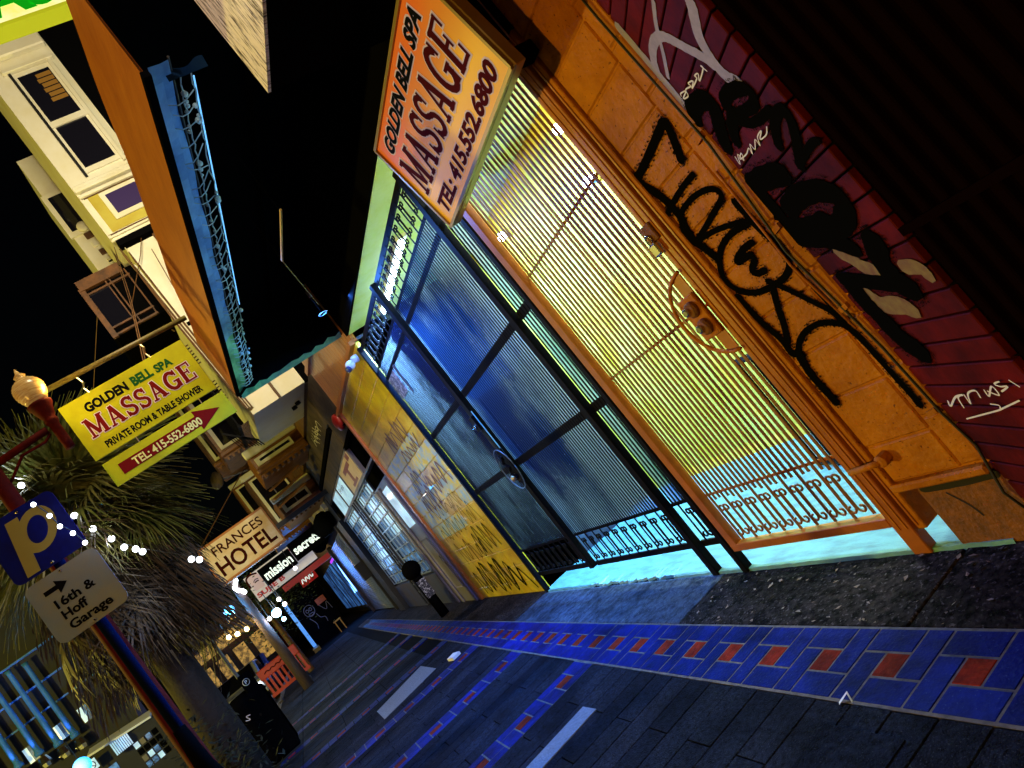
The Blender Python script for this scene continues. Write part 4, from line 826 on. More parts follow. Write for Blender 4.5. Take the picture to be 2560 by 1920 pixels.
X = -10.32
def moulding(y0, y1, z0, z1, par, d=.05, mm=None): return MB().box(X, y0, z0, X+d, y1, z1).build('moulding', mm or m_cream, par, bevel=.008)
MB().box(X, .97, 7.2, X+.06, F, 7.30).build('moulding', m_cream, bay, bevel=.01); MB().box(X, .96, 7.24, X+.1, F, 7.27).build('moulding', m_cream, bay)
MB().box(X, 1.05, 7.36, X+.012, F, 8.0).build('olive_panel', m_olive, bay)
pnl = MB().box(X+.012, 1.2, 7.50, X+.05, 1.80, 7.98).build('panel_frame', m_cream, bay, bevel=.01); MB().box(X+.05, 1.27, 7.57, X+.055, 1.73, 7.91).build('panel_field', m_purple, pnl)
for z in (7.33, 8.005, 8.075, 8.155, 8.235): MB().box(X, .97, z, X+.02, F, z+.012).build('shadow_line', m_brown, bay)  # thin brown strips painted as shadow between the mouldings
for z, d in ((8.02, .06), (8.10, .10), (8.18, .05)): MB().box(X, .96, z, X+d, F, z+.05).build('moulding', m_cream, bay, bevel=.006)
w_ = MB().box(X, 1.24, 8.36, X+.03, 1.80, 10.28).build('window', m_cream, bay)
MB().box(X+.03, 1.29, 8.44, X+.034, 1.75, 9.22).build('pane', m_glassd, w_); MB().box(X+.03, 1.29, 9.30, X+.034, 1.75, 10.2).build('pane', m_glassd, w_)
for i in range(6): MB().box(X+.035, 1.50+.02*(i % 2), 9.62+.09*i, X+.038, 1.735, 9.69+.09*i).build('blind_slat', m_shade, w_)
MB().box(X+.03, 1.25, 9.21, X+.06, 1.79, 9.31).build('meeting_rail', m_cream, w_)
MB().box(X+.03, 1.21, 8.30, X+.05, 1.25, 10.3).build('casing', m_black_wood, w_); MB().box(X+.03, 1.79, 8.3, X+.07, 1.85, 10.34).build('casing', m_cream, w_, bevel=.006); MB().box(X, 1.15, 10.30, X+.09, 1.9, 10.36).build('casing', m_cream, w_, bevel=.006)
MB().box(X, .93, 10.55, X+.12, F, 10.75).build('cornice', m_cream, bay, bevel=.02)
MB().box(-12.0, .955, 7.22, X+.02, 1.0, 12.2).build('corner_board', m_cream, bay)
# lower storey under the bay
lo = MB().box(-12.4, 1.08, 4.0, -10.42, F+.01, 7.2).build('lower_bay', m_cream, ch); XL = -10.42
MB().box(XL, 1.0, 7.10, XL+.16, F, 7.20).build('black_ledge', m_black, lo)
w2 = MB().box(XL, 1.56, 5.95, XL+.03, F-.02, 7.0).build('window', m_cream, lo); 
for i in range(13): MB().box(XL+.03, 1.63, 6.02+.073*i, XL+.045, F-.04, 6.08+.073*i).build('shutter_slat', mat('shutter_brown', (.13, .05, .015), .6) if i == 0 else bpy.data.materials['shutter_brown'], w2)
for z in (5.62, 5.42, 5.22): MB().box(XL, 1.1, z, XL+.03, F, z+.05).build('dark_course', m_black, lo)
MB().tube([(XL+.05, 1.5, 7.1), (XL+.05, 1.52, 4.0)], .02, 6).build('downpipe', m_brown, lo)
# bundle of cables and conduits down the outer corner
for i in range(9): MB().tube([(XL+.05+.02*(i % 3), 1.06-.012*i+.02*math.sin(i), 7.1-.1*(i % 4)), (XL+.05, 1.10-.014*i, 5.6), (XL+.03+.01*i, 1.14-.012*i, 4.1)], .006+.004*(i % 2), 5).build('conduit', m_brown if i % 3 else m_cream, lo)
# further bay with round medallion and balconies
b2 = MB().box(-14.4, .70, 8.1, -12.5, F, 10.6).build('far_bay', m_cream, ch)
MB().box(-12.5, .66, 8.85, -12.46, 1.05, 9.78).build('window', m_cream, b2); MB().box(-12.46, .74, 8.95, -12.455, 1.0, 9.7).build('pane', m_glassd, b2)
for i in range(7): MB().box(-12.5, .86+.02*i, 8.72-.19*i, -12.46, 1.04+.01*i, 8.84-.19*i).build('wall_panel', m_cream if i % 2 else m_brown, b2, bevel=.01)
MB().lathe((-12.45, .93, 8.95), [(.10, 0), (.10, .03), (.06, .04)], 14, (1, 0, 0)).build('medallion', m_cream, b2, smooth=True)
for k, z in enumerate((8.2, 7.2)):
    for i in range(9): MB().box(-12.45, .92+.028*k, z-.05*i, -12.42, 1.16, z+.02-.05*i).build('louvre', m_black_wood if i % 2 else m_cream, b2)
b3 = MB().box(-13.5, .26, 6.3, -11.1, F, 7.3).build('wooden_oriel', m_black, ch)  # bay in shadow: its shade put in as a black body
for z in (6.30, 6.42, 7.06): MB().box(-11.1, .25, z, -11.05, .95, z+.03).build('rail', m_hw2, b3)
for y in (.60, .66, .92): MB().box(-11.1, y, 6.3, -11.06, y+.02, 7.2).build('stile', m_hw2, b3)
MB().box(-11.1, .24, 7.15, -11.02, .9, 7.32).build('cornice', m_hw2, b3); MB().box(-11.1, .30, 6.45, -11.08, .62, 7.08).build('pane', m_glassd, b3); MB().box(-11.1, .22, 6.28, -11.04, .30, 7.2).build('corner_board', m_hw2, b3)
# overhead wires
ww = thing('overhead_wires', (-9, .5, 5), 'thin overhead wires crossing in front of the cream house', 'wires')
for a, b in (((-10.4, 1.7, 7.7), (-10.2, .65, 6.2)), ((-10.4, .95, 7.2), (-7.0, .24, 4.1)), ((-10.4, .9, 7.1), (-7.0, .20, 4.05)), ((-10.0, 1.3, 6.7), (-9.2, .95, 4.3)), ((-11, .3, 6.8), (-14, -1.5, 5.6))):
    MB().tube([a, tuple((Vector(a)+Vector(b))/2-Vector((0, 0, .08))), b], .006, 4).build('wire', m_brown, ww)
# fire escape
fe = thing('fire_escape', (-12, 1.3, 4.2), 'black iron fire escape balcony below the awning end', 'fire escape')
for i in range(11): MB().bar((-11.6-.12*i, .95, 4.25), (-11.6-.12*i, 1.85, 4.30), .05, .02, (0, 0, 1)).build('grate_bar', m_brown, fe)
for i in range(10): MB().bar((-11.55-.14*i, .92, 4.25), (-11.55-.14*i, .92, 5.0), .02, .02).build('baluster', m_dark_steel, fe)
MB().bar((-11.5, .92, 5.0), (-13.0, .92, 5.0), .03, .03).build('hand_rail', m_dark_steel, fe); MB().bar((-11.5, .92, 4.25), (-13.0, .92, 4.25), .05, .05).build('hand_rail', m_dark_steel, fe)
for i in range(9): MB().bar((-12+.01*i, .72+.04*i, 4.35-.04*i), (-12.2, .80+.04*i, 4.10-.02*i), .02, .015).build('ladder_rung', m_dark_steel, fe)
MB().bar((-12, .68, 4.42), (-12, 1.08, 4.0), .03, .03, (1, 0, 0)).build('ladder_rail', m_dark_steel, fe)
for x, y in ((-11.2, 1.80), (-11.35, 1.74)): MB().tube([(x, y, 3.95), (x, y, 7.2)], .045, 7).build('standpipe', m_dark_steel, fe)
for k in range(3):
    for i in range(7): MB().bar((-11.9, .98+.02*k, 5.2+.75*k-.06*i), (-11.9, 1.30+.02*k, 5.24+.75*k-.06*i), .018, .02, (1, 0, 0)).build('tread', m_dark_steel if i % 2 else m_brown, fe)
    MB().tube([(-11.85, .96+.02*k, 5.3+.75*k), (-11.85, .92+.02*k, 5.0+.75*k), (-11.85, 1.0+.02*k, 4.75+.75*k)], .012, 5).build('hoop', m_brown, fe)
# ---------------------------------------------------------------- hotel with wooden bays
m_hwood = mat('amber_timber', (.26, .10, .012), .5, rgb2=(.13, .045, .008), nscale=5, stretch=(1, 1, 5))
ht = thing('hotel_building', (-20, F, 3.9), 'brown timbered hotel with projecting bay windows down the street', 'building')
MB().box(-45, F, 3.95, -17.65, F+1, 14).build('wall', m_brown, ht)
def hbay(x, y0, z0, z1, dep, m_):
    b = MB().box(x-dep, y0, z0, x, F+.01, z1).build('bay', m_, ht)
    MB().box(x, y0-.06, z1-.16, x+.12, F, z1).build('cornice', m_cream, b, bevel=.02); MB().box(x, y0-.03, z0, x+.08, F, z0+.10).build('sill', m_hwood, b, bevel=.02)
    w = MB().box(x, y0+.06, z0+.14, x+.05, F-.2, z1-.22).build('window', m_cream, b); MB().box(x+.05, y0+.14, z0+.2, x+.055, F-.26, z1-.27).build('pane', m_glassd, w)
    MB().box(x+.05, (y0+F)/2-.08, z0+.2, x+.06, (y0+F)/2-.05, z1-.27).build('mullion', m_frame_w, w)
    MB().box(x-dep, y0+.01, z0-.04, x-.01, F, z0-.001).build('soffit', m_hwood, b)
    k = 0; yy = y0+.05
    while yy < F-.1:
        MB().box(x-.22, yy, z0-.10, x-.02, yy+.05, z0-.04).build('dentil', m_hwood, b); yy += .12
    return b
hbay(-13.95, .9, 3.88, 4.40, 1.6, m_hwood); hbay(-17.0, .98, 3.25, 3.86, 2.0, m_hwood); hbay(-19.8, .85, 3.5, 5.2, 2.0, m_brown)
hbay(-24, .6, 3.6, 6.0, 2.4, m_hwood); hbay(-15.5, .62, 4.9, 6.6, 1.6, m_hwood); hbay(-19, .5, 5.6, 7.8, 2.0, m_brown)
for x, z in ((-15.6, 3.40), (-15.1, 3.52), (-14.6, 3.63)):
    MB().bar((x, .9, z), (x, 1.6, z+.1), .42, .03, (.2, 0, 1)).build('soffit_board', m_hwood, ht)
fan = thing('satellite_dish', (-16.5, .35, 5.0), 'round pale dish fixed to the edge of the hotel', 'dish')
MB().lathe((-16.5, .35, 4.75), [(.02, 0), (.16, .05), (.20, .12)], 16, (.6, -.7, .2)).build('bowl', m_bwall, fan, smooth=True); MB().bar((-16.5, .35, 4.75), (-16.5, .9, 4.6), .03, .03, (1, 0, 0)).build('arm', m_black_wood, fan)
# hotel sign
m_gold = mat('lit_gold_panel', (.46, .27, .05), .45, rgb2=(.62, .55, .38), nscale=1.1, emit='base', estr=.22, contrast=(.45, .75))
fh = thing('hotel_sign', (-16, 0, 2.8), 'gold projecting box sign reading FRANCES HOTEL in brown letters', 'sign')
MB().box(-16.3, -.84, 2.80, -16.0, .66, 3.70).build('box', mat('orange_trim', (.4, .14, .02), .5), fh, bevel=.01)
MB().box(-16.0, -.80, 2.85, -15.99, .62, 3.65).build('face', m_gold, fh)
m_brn = mat('brown_letter', (.04, .004, .002), .8, spec=.05)
text('FRANCES', 'lettering', m_brn, (-15.99, -.62, 3.37), U, V, 1.12, .20, fh, bold=.012, lift=.004); text('HOTEL', 'lettering', m_brn, (-15.99, -.70, 2.93), U, V, 1.26, .36, fh, bold=.022, lift=.004)
MB().box(-16.2, .66, 3.1, -16.1, F, 3.2).build('bracket', m_black_wood, fh); MB().tube([(-16.15, -.8, 3.7), (-16.15, F, 5.2)], .012, 4).build('stay', m_brown, fh)
# mission secrets light box and the beauty sign behind it
ms = thing('shop_sign', (-20, .5, 2.5), 'black light box with white lower-case letters reading mission secrets', 'sign')
MB().box(-20.2, -.20, 2.50, -20, .72, 2.98).build('box', m_black, ms); MB().box(-20.2, .74, 2.55, -20, 1.62, 3.06).build('box', m_black, ms)
m_lw = mat('lit_white_letter', (.75, .8, .78), .5, emit=(.72, .85, .80), estr=.95)
text('mission', 'lettering', m_lw, (-20, -.12, 2.60), U, V, .78, .25, ms, bold=.03, lift=.01); text('secrets', 'lettering', m_lw, (-20, .80, 2.68), U, V, .76, .22, ms, bold=.03, lift=.01)
MB().box(-20.1, 1.62, 2.6, -20, F, 2.7).build('bracket', m_black_wood, ms)
bs_ = thing('beauty_sign', (-20.4, 0, 2.3), 'white sign with red lettering and a drawn face behind the black light box', 'sign')
MB().box(-20.5, -.58, 2.32, -20.4, 1.2, 3.05).build('board', mat('lit_white_board', (.55, .52, .55), .5, rgb2=(.48, .45, .5), nscale=6, emit='base', estr=.4), bs_)
m_redl = mat('bright_red_letter', (.35, .01, .01), .5, emit=(.35, .01, .01), estr=.35)
text('SUJIE B', 'lettering', m_redl, (-20.4, -.54, 2.36), U, V, .80, .17, bs_, bold=.04, lift=.006); text('415.20', 'lettering', m_redl, (-20.4, -.05, 3.0-.12), U, V, .8, .13, bs_, bold=.03, lift=.006)
fc = MB(); fc.prism([(-20.394, y, z) for y, z in ((-.50, 2.6), (-.25, 2.58), (-.2, 2.75), (-.22, 2.95), (-.35, 3.02), (-.52, 2.98))], (.003, 0, 0)); fc.build('face_shape', mat('pale_lilac_print', (.55, .42, .50), .6, emit=(.5, .38, .46), estr=.3), bs_)
hm = MB()
for i, l in enumerate(([(-20.39, -.56, 2.75), (-20.39, -.54, 2.98), (-20.39, -.40, 3.03), (-20.39, -.25, 2.98)], [(-20.39, -.42, 2.82), (-20.39, -.36, 2.86), (-20.39, -.28, 2.84)], [(-20.39, -.40, 2.79), (-20.39, -.35, 2.80), (-20.39, -.30, 2.79)])): hm.stroke(l, (.05, .02, .03)[i], (1, 0, 0), lift=.003)
hm.build('line_drawing', m_brn, bs_)
rs_ = thing('red_sign', (-20.6, .5, 2.0), 'dark red fascia strip under the white beauty sign', 'sign')
MB().box(-20.7, .05, 2.12, -20.6, 1.5, 2.28).build('strip', mat('dark_red_strip', (.22, .012, .01), .5, emit=(.22, .012, .01), estr=.3), rs_)
rd = thing('red_sign', (-24, .8, 2.1), 'small red and white sign hanging past the light box', 'sign')
MB().box(-24.1, .55, 2.02, -24, 1.1, 2.36).build('board', mat('red_sign_board', (.42, .012, .01), .5, emit=(.42, .012, .01), estr=.4), rd)
mb = MB(); mb.stroke([(-24, .6+.06*i, 2.12+.14*(i % 2)) for i in range(8)], .035, (1, 0, 0), lift=.006); mb.build('white_script', m_lw, rd)
# ---------------------------------------------------------------- parking sign
m_signblue = mat('blue_sign_sheet', (.004, .010, .30), .4, spec=.1, rgb2=(.006, .008, .18), nscale=8)
m_khaki = mat('khaki_print', (.30, .27, .10), .6, spec=.1); m_silver = mat('grey_sign_sheet', (.16, .24, .50), .4, rgb2=(.26, .27, .28), nscale=2.2, bump=.08, bscale=120)
def rrect(x, y0, z0, y1, z1, r, d, n=5):
    p = []
    for cy, cz, a in ((y1-r, z1-r, 0), (y0+r, z1-r, 90), (y0+r, z0+r, 180), (y1-r, z0+r, 270)):
        for i in range(n+1): t = math.radians(a+90*i/n); p.append((x, cy+r*math.cos(t), cz+r*math.sin(t)))
    return MB().prism(p, (d, 0, 0))
pg = thing('parking_sign', (-4.66, -.85, 0), 'blue P sign above a grey garage plate on a black pole', 'sign')
MB().tube([(-4.68, -.84, 0), (-4.68, -.84, 2.78)], .03, 10).build('pole', mat('black_pole', (.003, .006, .025), .9, spec=0), pg, smooth=True)
MB().lathe((-4.68, -.84, 0), [(.07, 0), (.07, .9), (.05, 1.0), (.036, 1.25)], 12).build('pole_sleeve', m_black, pg, smooth=True)
p1 = rrect(-4.606, -1.05, 2.39, -.655, 2.775, .04, .006).build('blue_plate', m_signblue, pg)
rrect(-4.607, -1.042, 1.99, -.645, 2.36, .045, .007).build('grey_plate', m_silver, pg)
# italic letter: stem and bowl
st = MB(); X0 = -4.599
st.prism([(X0, -.985, 2.405), (X0, -.915, 2.405), (X0, -.86, 2.73), (X0, -.93, 2.73)], (.0015, 0, 0)); st.build('letter_stem', m_khaki, p1)
bw = MB(); ring_o = [(-.815+.105*math.cos(t)+.03*math.sin(t), 2.61+.122*math.sin(t)) for t in [2*math.pi*i/24 for i in range(25)]]; ring_i = [(-.815+.055*math.cos(t)+.02*math.sin(t), 2.61+.075*math.sin(t)) for t in [2*math.pi*i/24 for i in range(25)]]
for i in range(24): bw.poly([(X0+.0023, *ring_o[i]), (X0+.0023, *ring_o[i+1]), (X0+.0023, *ring_i[i+1]), (X0+.0023, *ring_i[i])])
bw.build('letter_bowl', m_khaki, p1)
m_navy = mat('navy_print', (.003, .003, .008), .8, spec=.05)
MB().prism([(-4.599, y, z) for y, z in ((-.97, 2.262), (-.90, 2.262), (-.90, 2.235), (-.845, 2.275), (-.90, 2.315), (-.90, 2.288), (-.97, 2.288))], (.0015, 0, 0)).build('arrow', m_navy, pg)
text('16th &', 'lettering', m_navy, (-4.6, -.955, 2.165), U, V, .215, .055, pg, bold=.03, lift=.002); text('Hoff', 'lettering', m_navy, (-4.6, -.955, 2.095), U, V, .135, .055, pg, bold=.03, lift=.002); text('Garage', 'lettering', m_navy, (-4.6, -.955, 2.012), U, V, .235, .068, pg, bold=.03, lift=.002)
for y, z in ((-.85, 2.755), (-.85, 2.408), (-.845, 2.34), (-.845, 2.005)): MB().lathe((-4.6, y, z), [(.009, 0), (.008, .004), (.004, .006)], 8, (1, 0, 0)).build('bolt', m_chrome, pg)
# ---------------------------------------------------------------- street lamps
m_lamp_red = mat('oxide_red_paint', (.09, .006, .005), .7, rgb2=(.05, .004, .004), nscale=12, spec=.05)
m_globe = mat('ribbed_amber_glass', (.5, .34, .12), .25, rgb2=(.30, .14, .03), nscale=9, stretch=(1, 1, 8), emit='base', estr=.3)
def street_lamp(x, label, e, col):
    t = thing('street_lamp', (x, -1.12, 0), label, 'street lamp', 'red ornamental street lamps along the kerb')
    MB().lathe((x, -1.12, 0), [(.14, 0), (.14, .25), (.09, .32), (.075, 1.5), (.06, 3.6), (.07, 3.8), (.03, 3.95)], 14).build('post', m_lamp_red, t, smooth=True)
    MB().tube([(x, -1.12, 3.66), (x, -.66, 3.70)], .032, 8).build('arm', m_lamp_red, t, smooth=True)
    MB().tube([(x, -1.10, 3.45), (x, -.9, 3.62), (x, -.72, 3.62), (x, -.66, 3.66)], .012, 6).build('brace', m_lamp_red, t, smooth=True)
    MB().lathe((x, -.6, 3.54), [(.036, -.06), (.038, .0), (.038, .17), (.05, .19), (.05, .215), (.044, .23), (.058, .26), (.078, .33), (.092, .355), (.092, .375), (.07, .38)], 14).build('cup', m_lamp_red, t, smooth=True)
    prof = [(.085, .42), (.105, .43), (.118, .445), (.116, .455), (.134, .475), (.132, .485), (.147, .51), (.144, .52), (.154, .545), (.150, .555), (.155, .575), (.150, .585), (.150, .605), (.142, .615), (.138, .632), (.126, .642), (.118, .658), (.102, .668), (.088, .682), (.070, .690), (.052, .705), (.050, .725), (.060, .735), (.042, .755), (.022, .775), (.016, .80), (.004, .83)]
    MB().lathe((x, -.6, 3.60), [(r_*.76, hh*.80) for r_, hh in prof], 18).build('globe', m_globe, t, smooth=True)
    lamp('lamp_glow', 'POINT', (x+.0, -.40, 4.02), e, col, t, size=.06)
    return t
street_lamp(-6.2, 'red street lamp with ribbed amber globe behind the yellow hanging sign', 12, (1.0, .66, .16))
street_lamp(2.3, 'red street lamp standing behind the camera', 10, (1.0, .50, .11))
def added_far_lamp(x, y, label, e, col):      # unseen lamps added across the road to light the shopfronts
    t = thing('street_lamp', (x, y, 0), label, 'street lamp', 'added unseen lamps across the road')
    MB().lathe((x, y, -.15), [(.12, 0), (.1, .3), (.07, 3.2)], 10).build('post', m_lamp_red, t, smooth=True); MB().tube([(x, y, 3.0), (x, y+.9, 3.25)], .04, 6).build('arm', m_lamp_red, t); MB().box(x-.15, y+.6, 3.22, x+.15, y+1.1, 3.3).build('head', m_lamp_red, t)
    lamp('lamp_glow', 'POINT', (x, y+.9, 3.0), e, col, t, size=.12)
added_far_lamp(1.5, -10, 'added unseen lamp across the road lighting the orange front', 1650, (1.0, .54, .07))
added_far_lamp(-11, -10.5, 'added unseen lamp across the road lighting the yellow pillar', 3000, (1.0, .84, .12))
street_lamp(-34, 'red street lamp hidden past the palm tree', 120, (1.0, .58, .2))
# ---------------------------------------------------------------- palm tree
m_frond = [mat('palm_green', (.05, .07, .010), .45, rgb2=(.10, .10, .02), nscale=6), mat('palm_olive', (.09, .075, .012), .5, rgb2=(.03, .035, .006), nscale=6), mat('palm_straw', (.05, .026, .010), .6, rgb2=(.006, .004, .002), nscale=6)]
def frond_mesh(mm, R, nb, droop, seed):
    """fan leaf: stalk plus separate narrow blades bending down at the tip"""
    rr = random.Random(seed); mb = MB()
    mb.tube([(0, 0, 0), (R*.25, 0, R*.05), (R*.5, 0, R*.06)], [.014, .011, .008], 4)
    for i in range(nb):
        a = (i/(nb-1)-.5)*3.6 + rr.uniform(-.05, .05); L = R*(.75-.18*abs(a)/1.8)*rr.uniform(.85, 1.1); c, s2 = math.cos(a), math.sin(a)
        px, py, pz = R*.5, 0, R*.06; w0 = .012; prev = None
        for k in range(5):
            t = k/4; d = L*t; z = pz + .04*math.sin(a*5)*t - droop*L*t**2.4; x, y = px+c*d, py+s2*d
            w = w0*(1-t)**.7*1.5+.0012; cur = ((x-s2*w, y+c*w, z), (x+s2*w, y-c*w, z+.006))
            if prev: mb.poly([prev[0], cur[0], cur[1], prev[1]])
            prev = cur
    return shared('frond', mb, mm)
fm = [frond_mesh(m_frond[k % 2], R, 30, dr, k) for k, (R, dr) in enumerate(((1.15, .35), (1.05, .6), (1.2, .25), (1.0, .8)))]
fd = [frond_mesh(m_frond[2], R, 28, .5, 20+k) for k, R in enumerate((1.15, 1.0))]
pc = Vector((-10.0, -1.45, 3.9))
pt = thing('palm_tree', (pc.x, pc.y, 0), 'fan palm with shaggy dead skirt hung with white string bulbs at the kerb', 'palm tree')
MB().tube([(pc.x-.1, pc.y-.05, 0), (pc.x-.05, pc.y, 1.6), (pc.x, pc.y, 3.4), (pc.x, pc.y, 3.9)], [.26, .22, .2, .14], 10).build('trunk', mat('palm_bark', (.010, .007, .006), .9, rgb2=(.02, .013, .01), nscale=20, bump=1, bscale=30), pt, smooth=True)
rr = random.Random(5)
for i in range(92):
    el = rr.uniform(-.55, 1.35); az = rr.uniform(0, 2*math.pi); kk = rr.choice(fm) if el > -.1 else rr.choice(fm+fd)
    o = put('frond', kk, pc + Vector((0, 0, rr.uniform(-.25, .2))), pt, rot=(rr.uniform(-.4, .4), -el, az), scale=(rr.uniform(.85, 1.35)*(1.15 if el > .6 else 1),)*3)
for i in range(46):       # hanging skirt
    az = rr.uniform(0, 2*math.pi); put('dead_frond', rr.choice(fd), pc + Vector((.12*math.cos(az), .12*math.sin(az), rr.uniform(-.9, -.2))), pt, rot=(rr.uniform(-.3, .3), rr.uniform(.75, 1.35), az), scale=(rr.uniform(.8, 1.25),)*3)
sk = MB()
for i in range(2600):
    az = rr.uniform(0, 2*math.pi); r_ = rr.uniform(.25, 1.0)**.8*.95; z = 3.5-rr.random()*1.35 - r_*.35; L = rr.uniform(.12, .4); c, s2 = math.cos(az), math.sin(az); a = Vector((pc.x+c*r_, pc.y+s2*r_, z)); d = Vector((c*.35, s2*.35, -1)).normalized()*L; sd = Vector((-s2, c, 0))*.004
    sk.poly([a-sd, a+sd, a+d*.6+Vector((c*.02, s2*.02, 0)), a+d])
sk.build('skirt', m_frond[2], pt, kind='stuff')
tw_ = thing('palm_tree', (-14.5, -2.2, 0), 'second darker palm behind the lamp globe further along the kerb', 'palm tree')
MB().tube([(-14.5, -2.2, 0), (-14.5, -2.2, 5.2)], [.24, .16], 8).build('trunk', bpy.data.materials['palm_bark'], tw_, smooth=True)
for i in range(42): put('frond', rr.choice(fm), Vector((-14.5, -2.2, 5.3)), tw_, rot=(rr.uniform(-.4, .4), -rr.uniform(-.4, 1.4), rr.uniform(0, 6.28)), scale=(rr.uniform(1.1, 1.6),)*3)
# string bulbs in the palm
m_bulb = mat('lit_bulb', (1, 1, 1), .5, emit=(.85, .93, 1.0), estr=9)
bz = [(-9, -1.48, 4.38), (-9, -1.24, 3.77), (-9, -1.17, 3.53), (-9, -1.08, 3.32), (-9, -1.03, 3.16), (-9, -.95, 3.07), (-9, -.91, 3.0), (-9, -.56, 2.61), (-9.05, -.50, 2.56)]
bs2 = [(-4.4, -.73, 2.68), (-4.4, -.70, 2.58), (-4.4, -.69, 2.50), (-4.4, -.66, 2.43), (-4.4, -.64, 2.35)]
def strand(pts, r, label, e, cat='string lights'):
    t = thing('light_strand', pts[0], label, cat, 'lit white bulb strands by the palm')
    MB().tube([Vector(p)+Vector((0, 0, r*1.4)) for p in pts], .003, 4).build('wire', m_rubber, t)
    bm_ = shared('bulb', MB().sphere((0, 0, 0), r, 10, 7), m_bulb, smooth=True)
    for p in pts: put('bulb', bm_, p, t)
    for p in pts[::3]: lamp('bulb_glow', 'POINT', Vector(p)+Vector((.09, 0, 0)), e, (.85, .93, 1), t, size=r)
strand(bz, .035, 'strand of lit white bulbs wound through the palm fronds', 3.5)
strand(bs2, .013, 'short strand of lit white bulbs hanging in front of the P sign', .06)
# ---------------------------------------------------------------- kerbside things down the street
up_ = thing('utility_pole', (-18, -.74, 0), 'brown wooden pole wrapped with white bulbs beside the beauty sign', 'pole')
MB().tube([(-18, -.73, 0), (-18, -.74, 3.2)], [.13, .09], 10).build('pole', mat('brown_pole_wood', (.10, .06, .05), .8, rgb2=(.05, .03, .03), nscale=12, stretch=(6, 6, .6), bump=.6), up_, smooth=True)
bm2 = shared('bulb', MB().sphere((0, 0, 0), .05, 8, 5), m_bulb)
for i in range(9): put('bulb', bm2, (-17.86, -.70+.06*math.sin(i), 3.02-.055*i), up_)
def bulb_thing(p, r, col, st, label, e, group):
    t = thing('lamp_bulb', p, label, 'lamp', group)
    mm = mat('glow_'+label.split()[0], (1, 1, 1), .5, emit=col, estr=st)
    MB().sphere(p, r, 14, 9).build('globe', mm, t, smooth=True); MB().tube([Vector(p)+Vector((0, 0, r*.7)), Vector(p)+Vector((0, 0, r+.5))], .01, 4).build('cord', m_rubber, t)
    if e: lamp('bulb_glow', 'POINT', Vector(p)+Vector((r*1.6, 0, 0)), e, col, t, size=r)
bulb_thing((-18, -1.13, 2.45), .13, (.02, .38, 1.0), 2.2, 'blue lamp left of the wooden pole under the palm', 60, 'blue lamps down the street')
bulb_thing((-18, -.37, 1.77), .11, (.02, .38, 1.0), 2.2, 'blue lamp right of the wooden pole', 40, 'blue lamps down the street')
bulb_thing((-18, -.32, 1.55), .05, (.45, .75, 1.0), 6, 'pale blue lamp just below the right-hand blue lamp', 10, 'blue lamps down the street')
for k, p in enumerate(((-18, -.56, 1.76), (-18, -.16, 1.98), (-18, -.12, 1.81), (-19, .55, 2.38))): bulb_thing(p, .05, (1.0, .92, .8), 5, ('white globe bulb left of the blue lamp', 'warm globe bulb under the beauty sign', 'lower warm globe bulb under the beauty sign', 'white spot lamp below the black light box')[k], 6, 'white globe bulbs under the signs')
for k, p in enumerate(((-18, -1.45, 1.99), (-18, -1.27, 1.93), (-18, -1.06, 1.89))): bulb_thing(p, .055, (1.0, .72, .2), 6, ('leftmost amber bulb of the lit cafe', 'middle amber bulb of the lit cafe', 'rightmost amber bulb of the lit cafe')[k], 12, 'amber bulbs over the cafe')
# leafy street tree behind the signs
lt = thing('street_tree', (-22, -.6, 0), 'dark leafy street tree standing behind the beauty sign', 'tree')
MB().tube([(-22, -.6, 0), (-22, -.62, 1.8), (-22.2, -.5, 2.6)], [.1, .08, .05], 8).build('trunk', m_brown, lt)
cb = MB()
for i in range(3200):
    v = Vector((rr.gauss(0, .7), rr.gauss(0, .62), rr.gauss(0, .5))); p = Vector((-22, -.55, 2.5)) + v; a = rr.uniform(0, 6.28); e1 = Vector((math.cos(a), math.sin(a), rr.uniform(-.6, .6))).normalized()*.05; e2 = e1.cross(Vector((rr.random(), rr.random(), 1))).normalized()*.028
    cb.poly([p-e1, p+e2, p+e1, p-e2])
cb.build('crown', mat('tree_leaf', (.035, .06, .03), .5, rgb2=(.06, .09, .05), nscale=4), lt, kind='stuff')
# red plastic barrier
br = thing('safety_barrier', (-20, -1, 0), 'red slatted plastic safety barrier standing across the pavement edge', 'barrier')
m_barr = mat('red_plastic', (.30, .025, .008), .45, rgb2=(.22, .018, .006), nscale=8, emit='base', estr=.12)  # slight glow put into the plastic to brighten it
MB().box(-20.06, -1.60, .68, -19.98, -.52, .95).build('top_board', m_barr, br, bevel=.02)
for i in range(9): MB().box(-20.05, -1.56+.12*i, .28, -20.0, -1.50+.12*i, .68).build('slat', m_barr, br)
MB().box(-20.06, -1.60, .20, -19.98, -.52, .28).build('bottom_rail', m_barr, br)
for y in (-1.5, -.7): MB().box(-20.3, y-.05, 0, -19.75, y+.05, .05).build('foot', m_black_wood, br)
mb = MB(); mb.stroke([(-19.98, -1.45+.07*i, .80+.03*(i % 2)) for i in range(11)], .03, (1, 0, 0), lift=.003); mb.build('dark_print', m_brn, br)
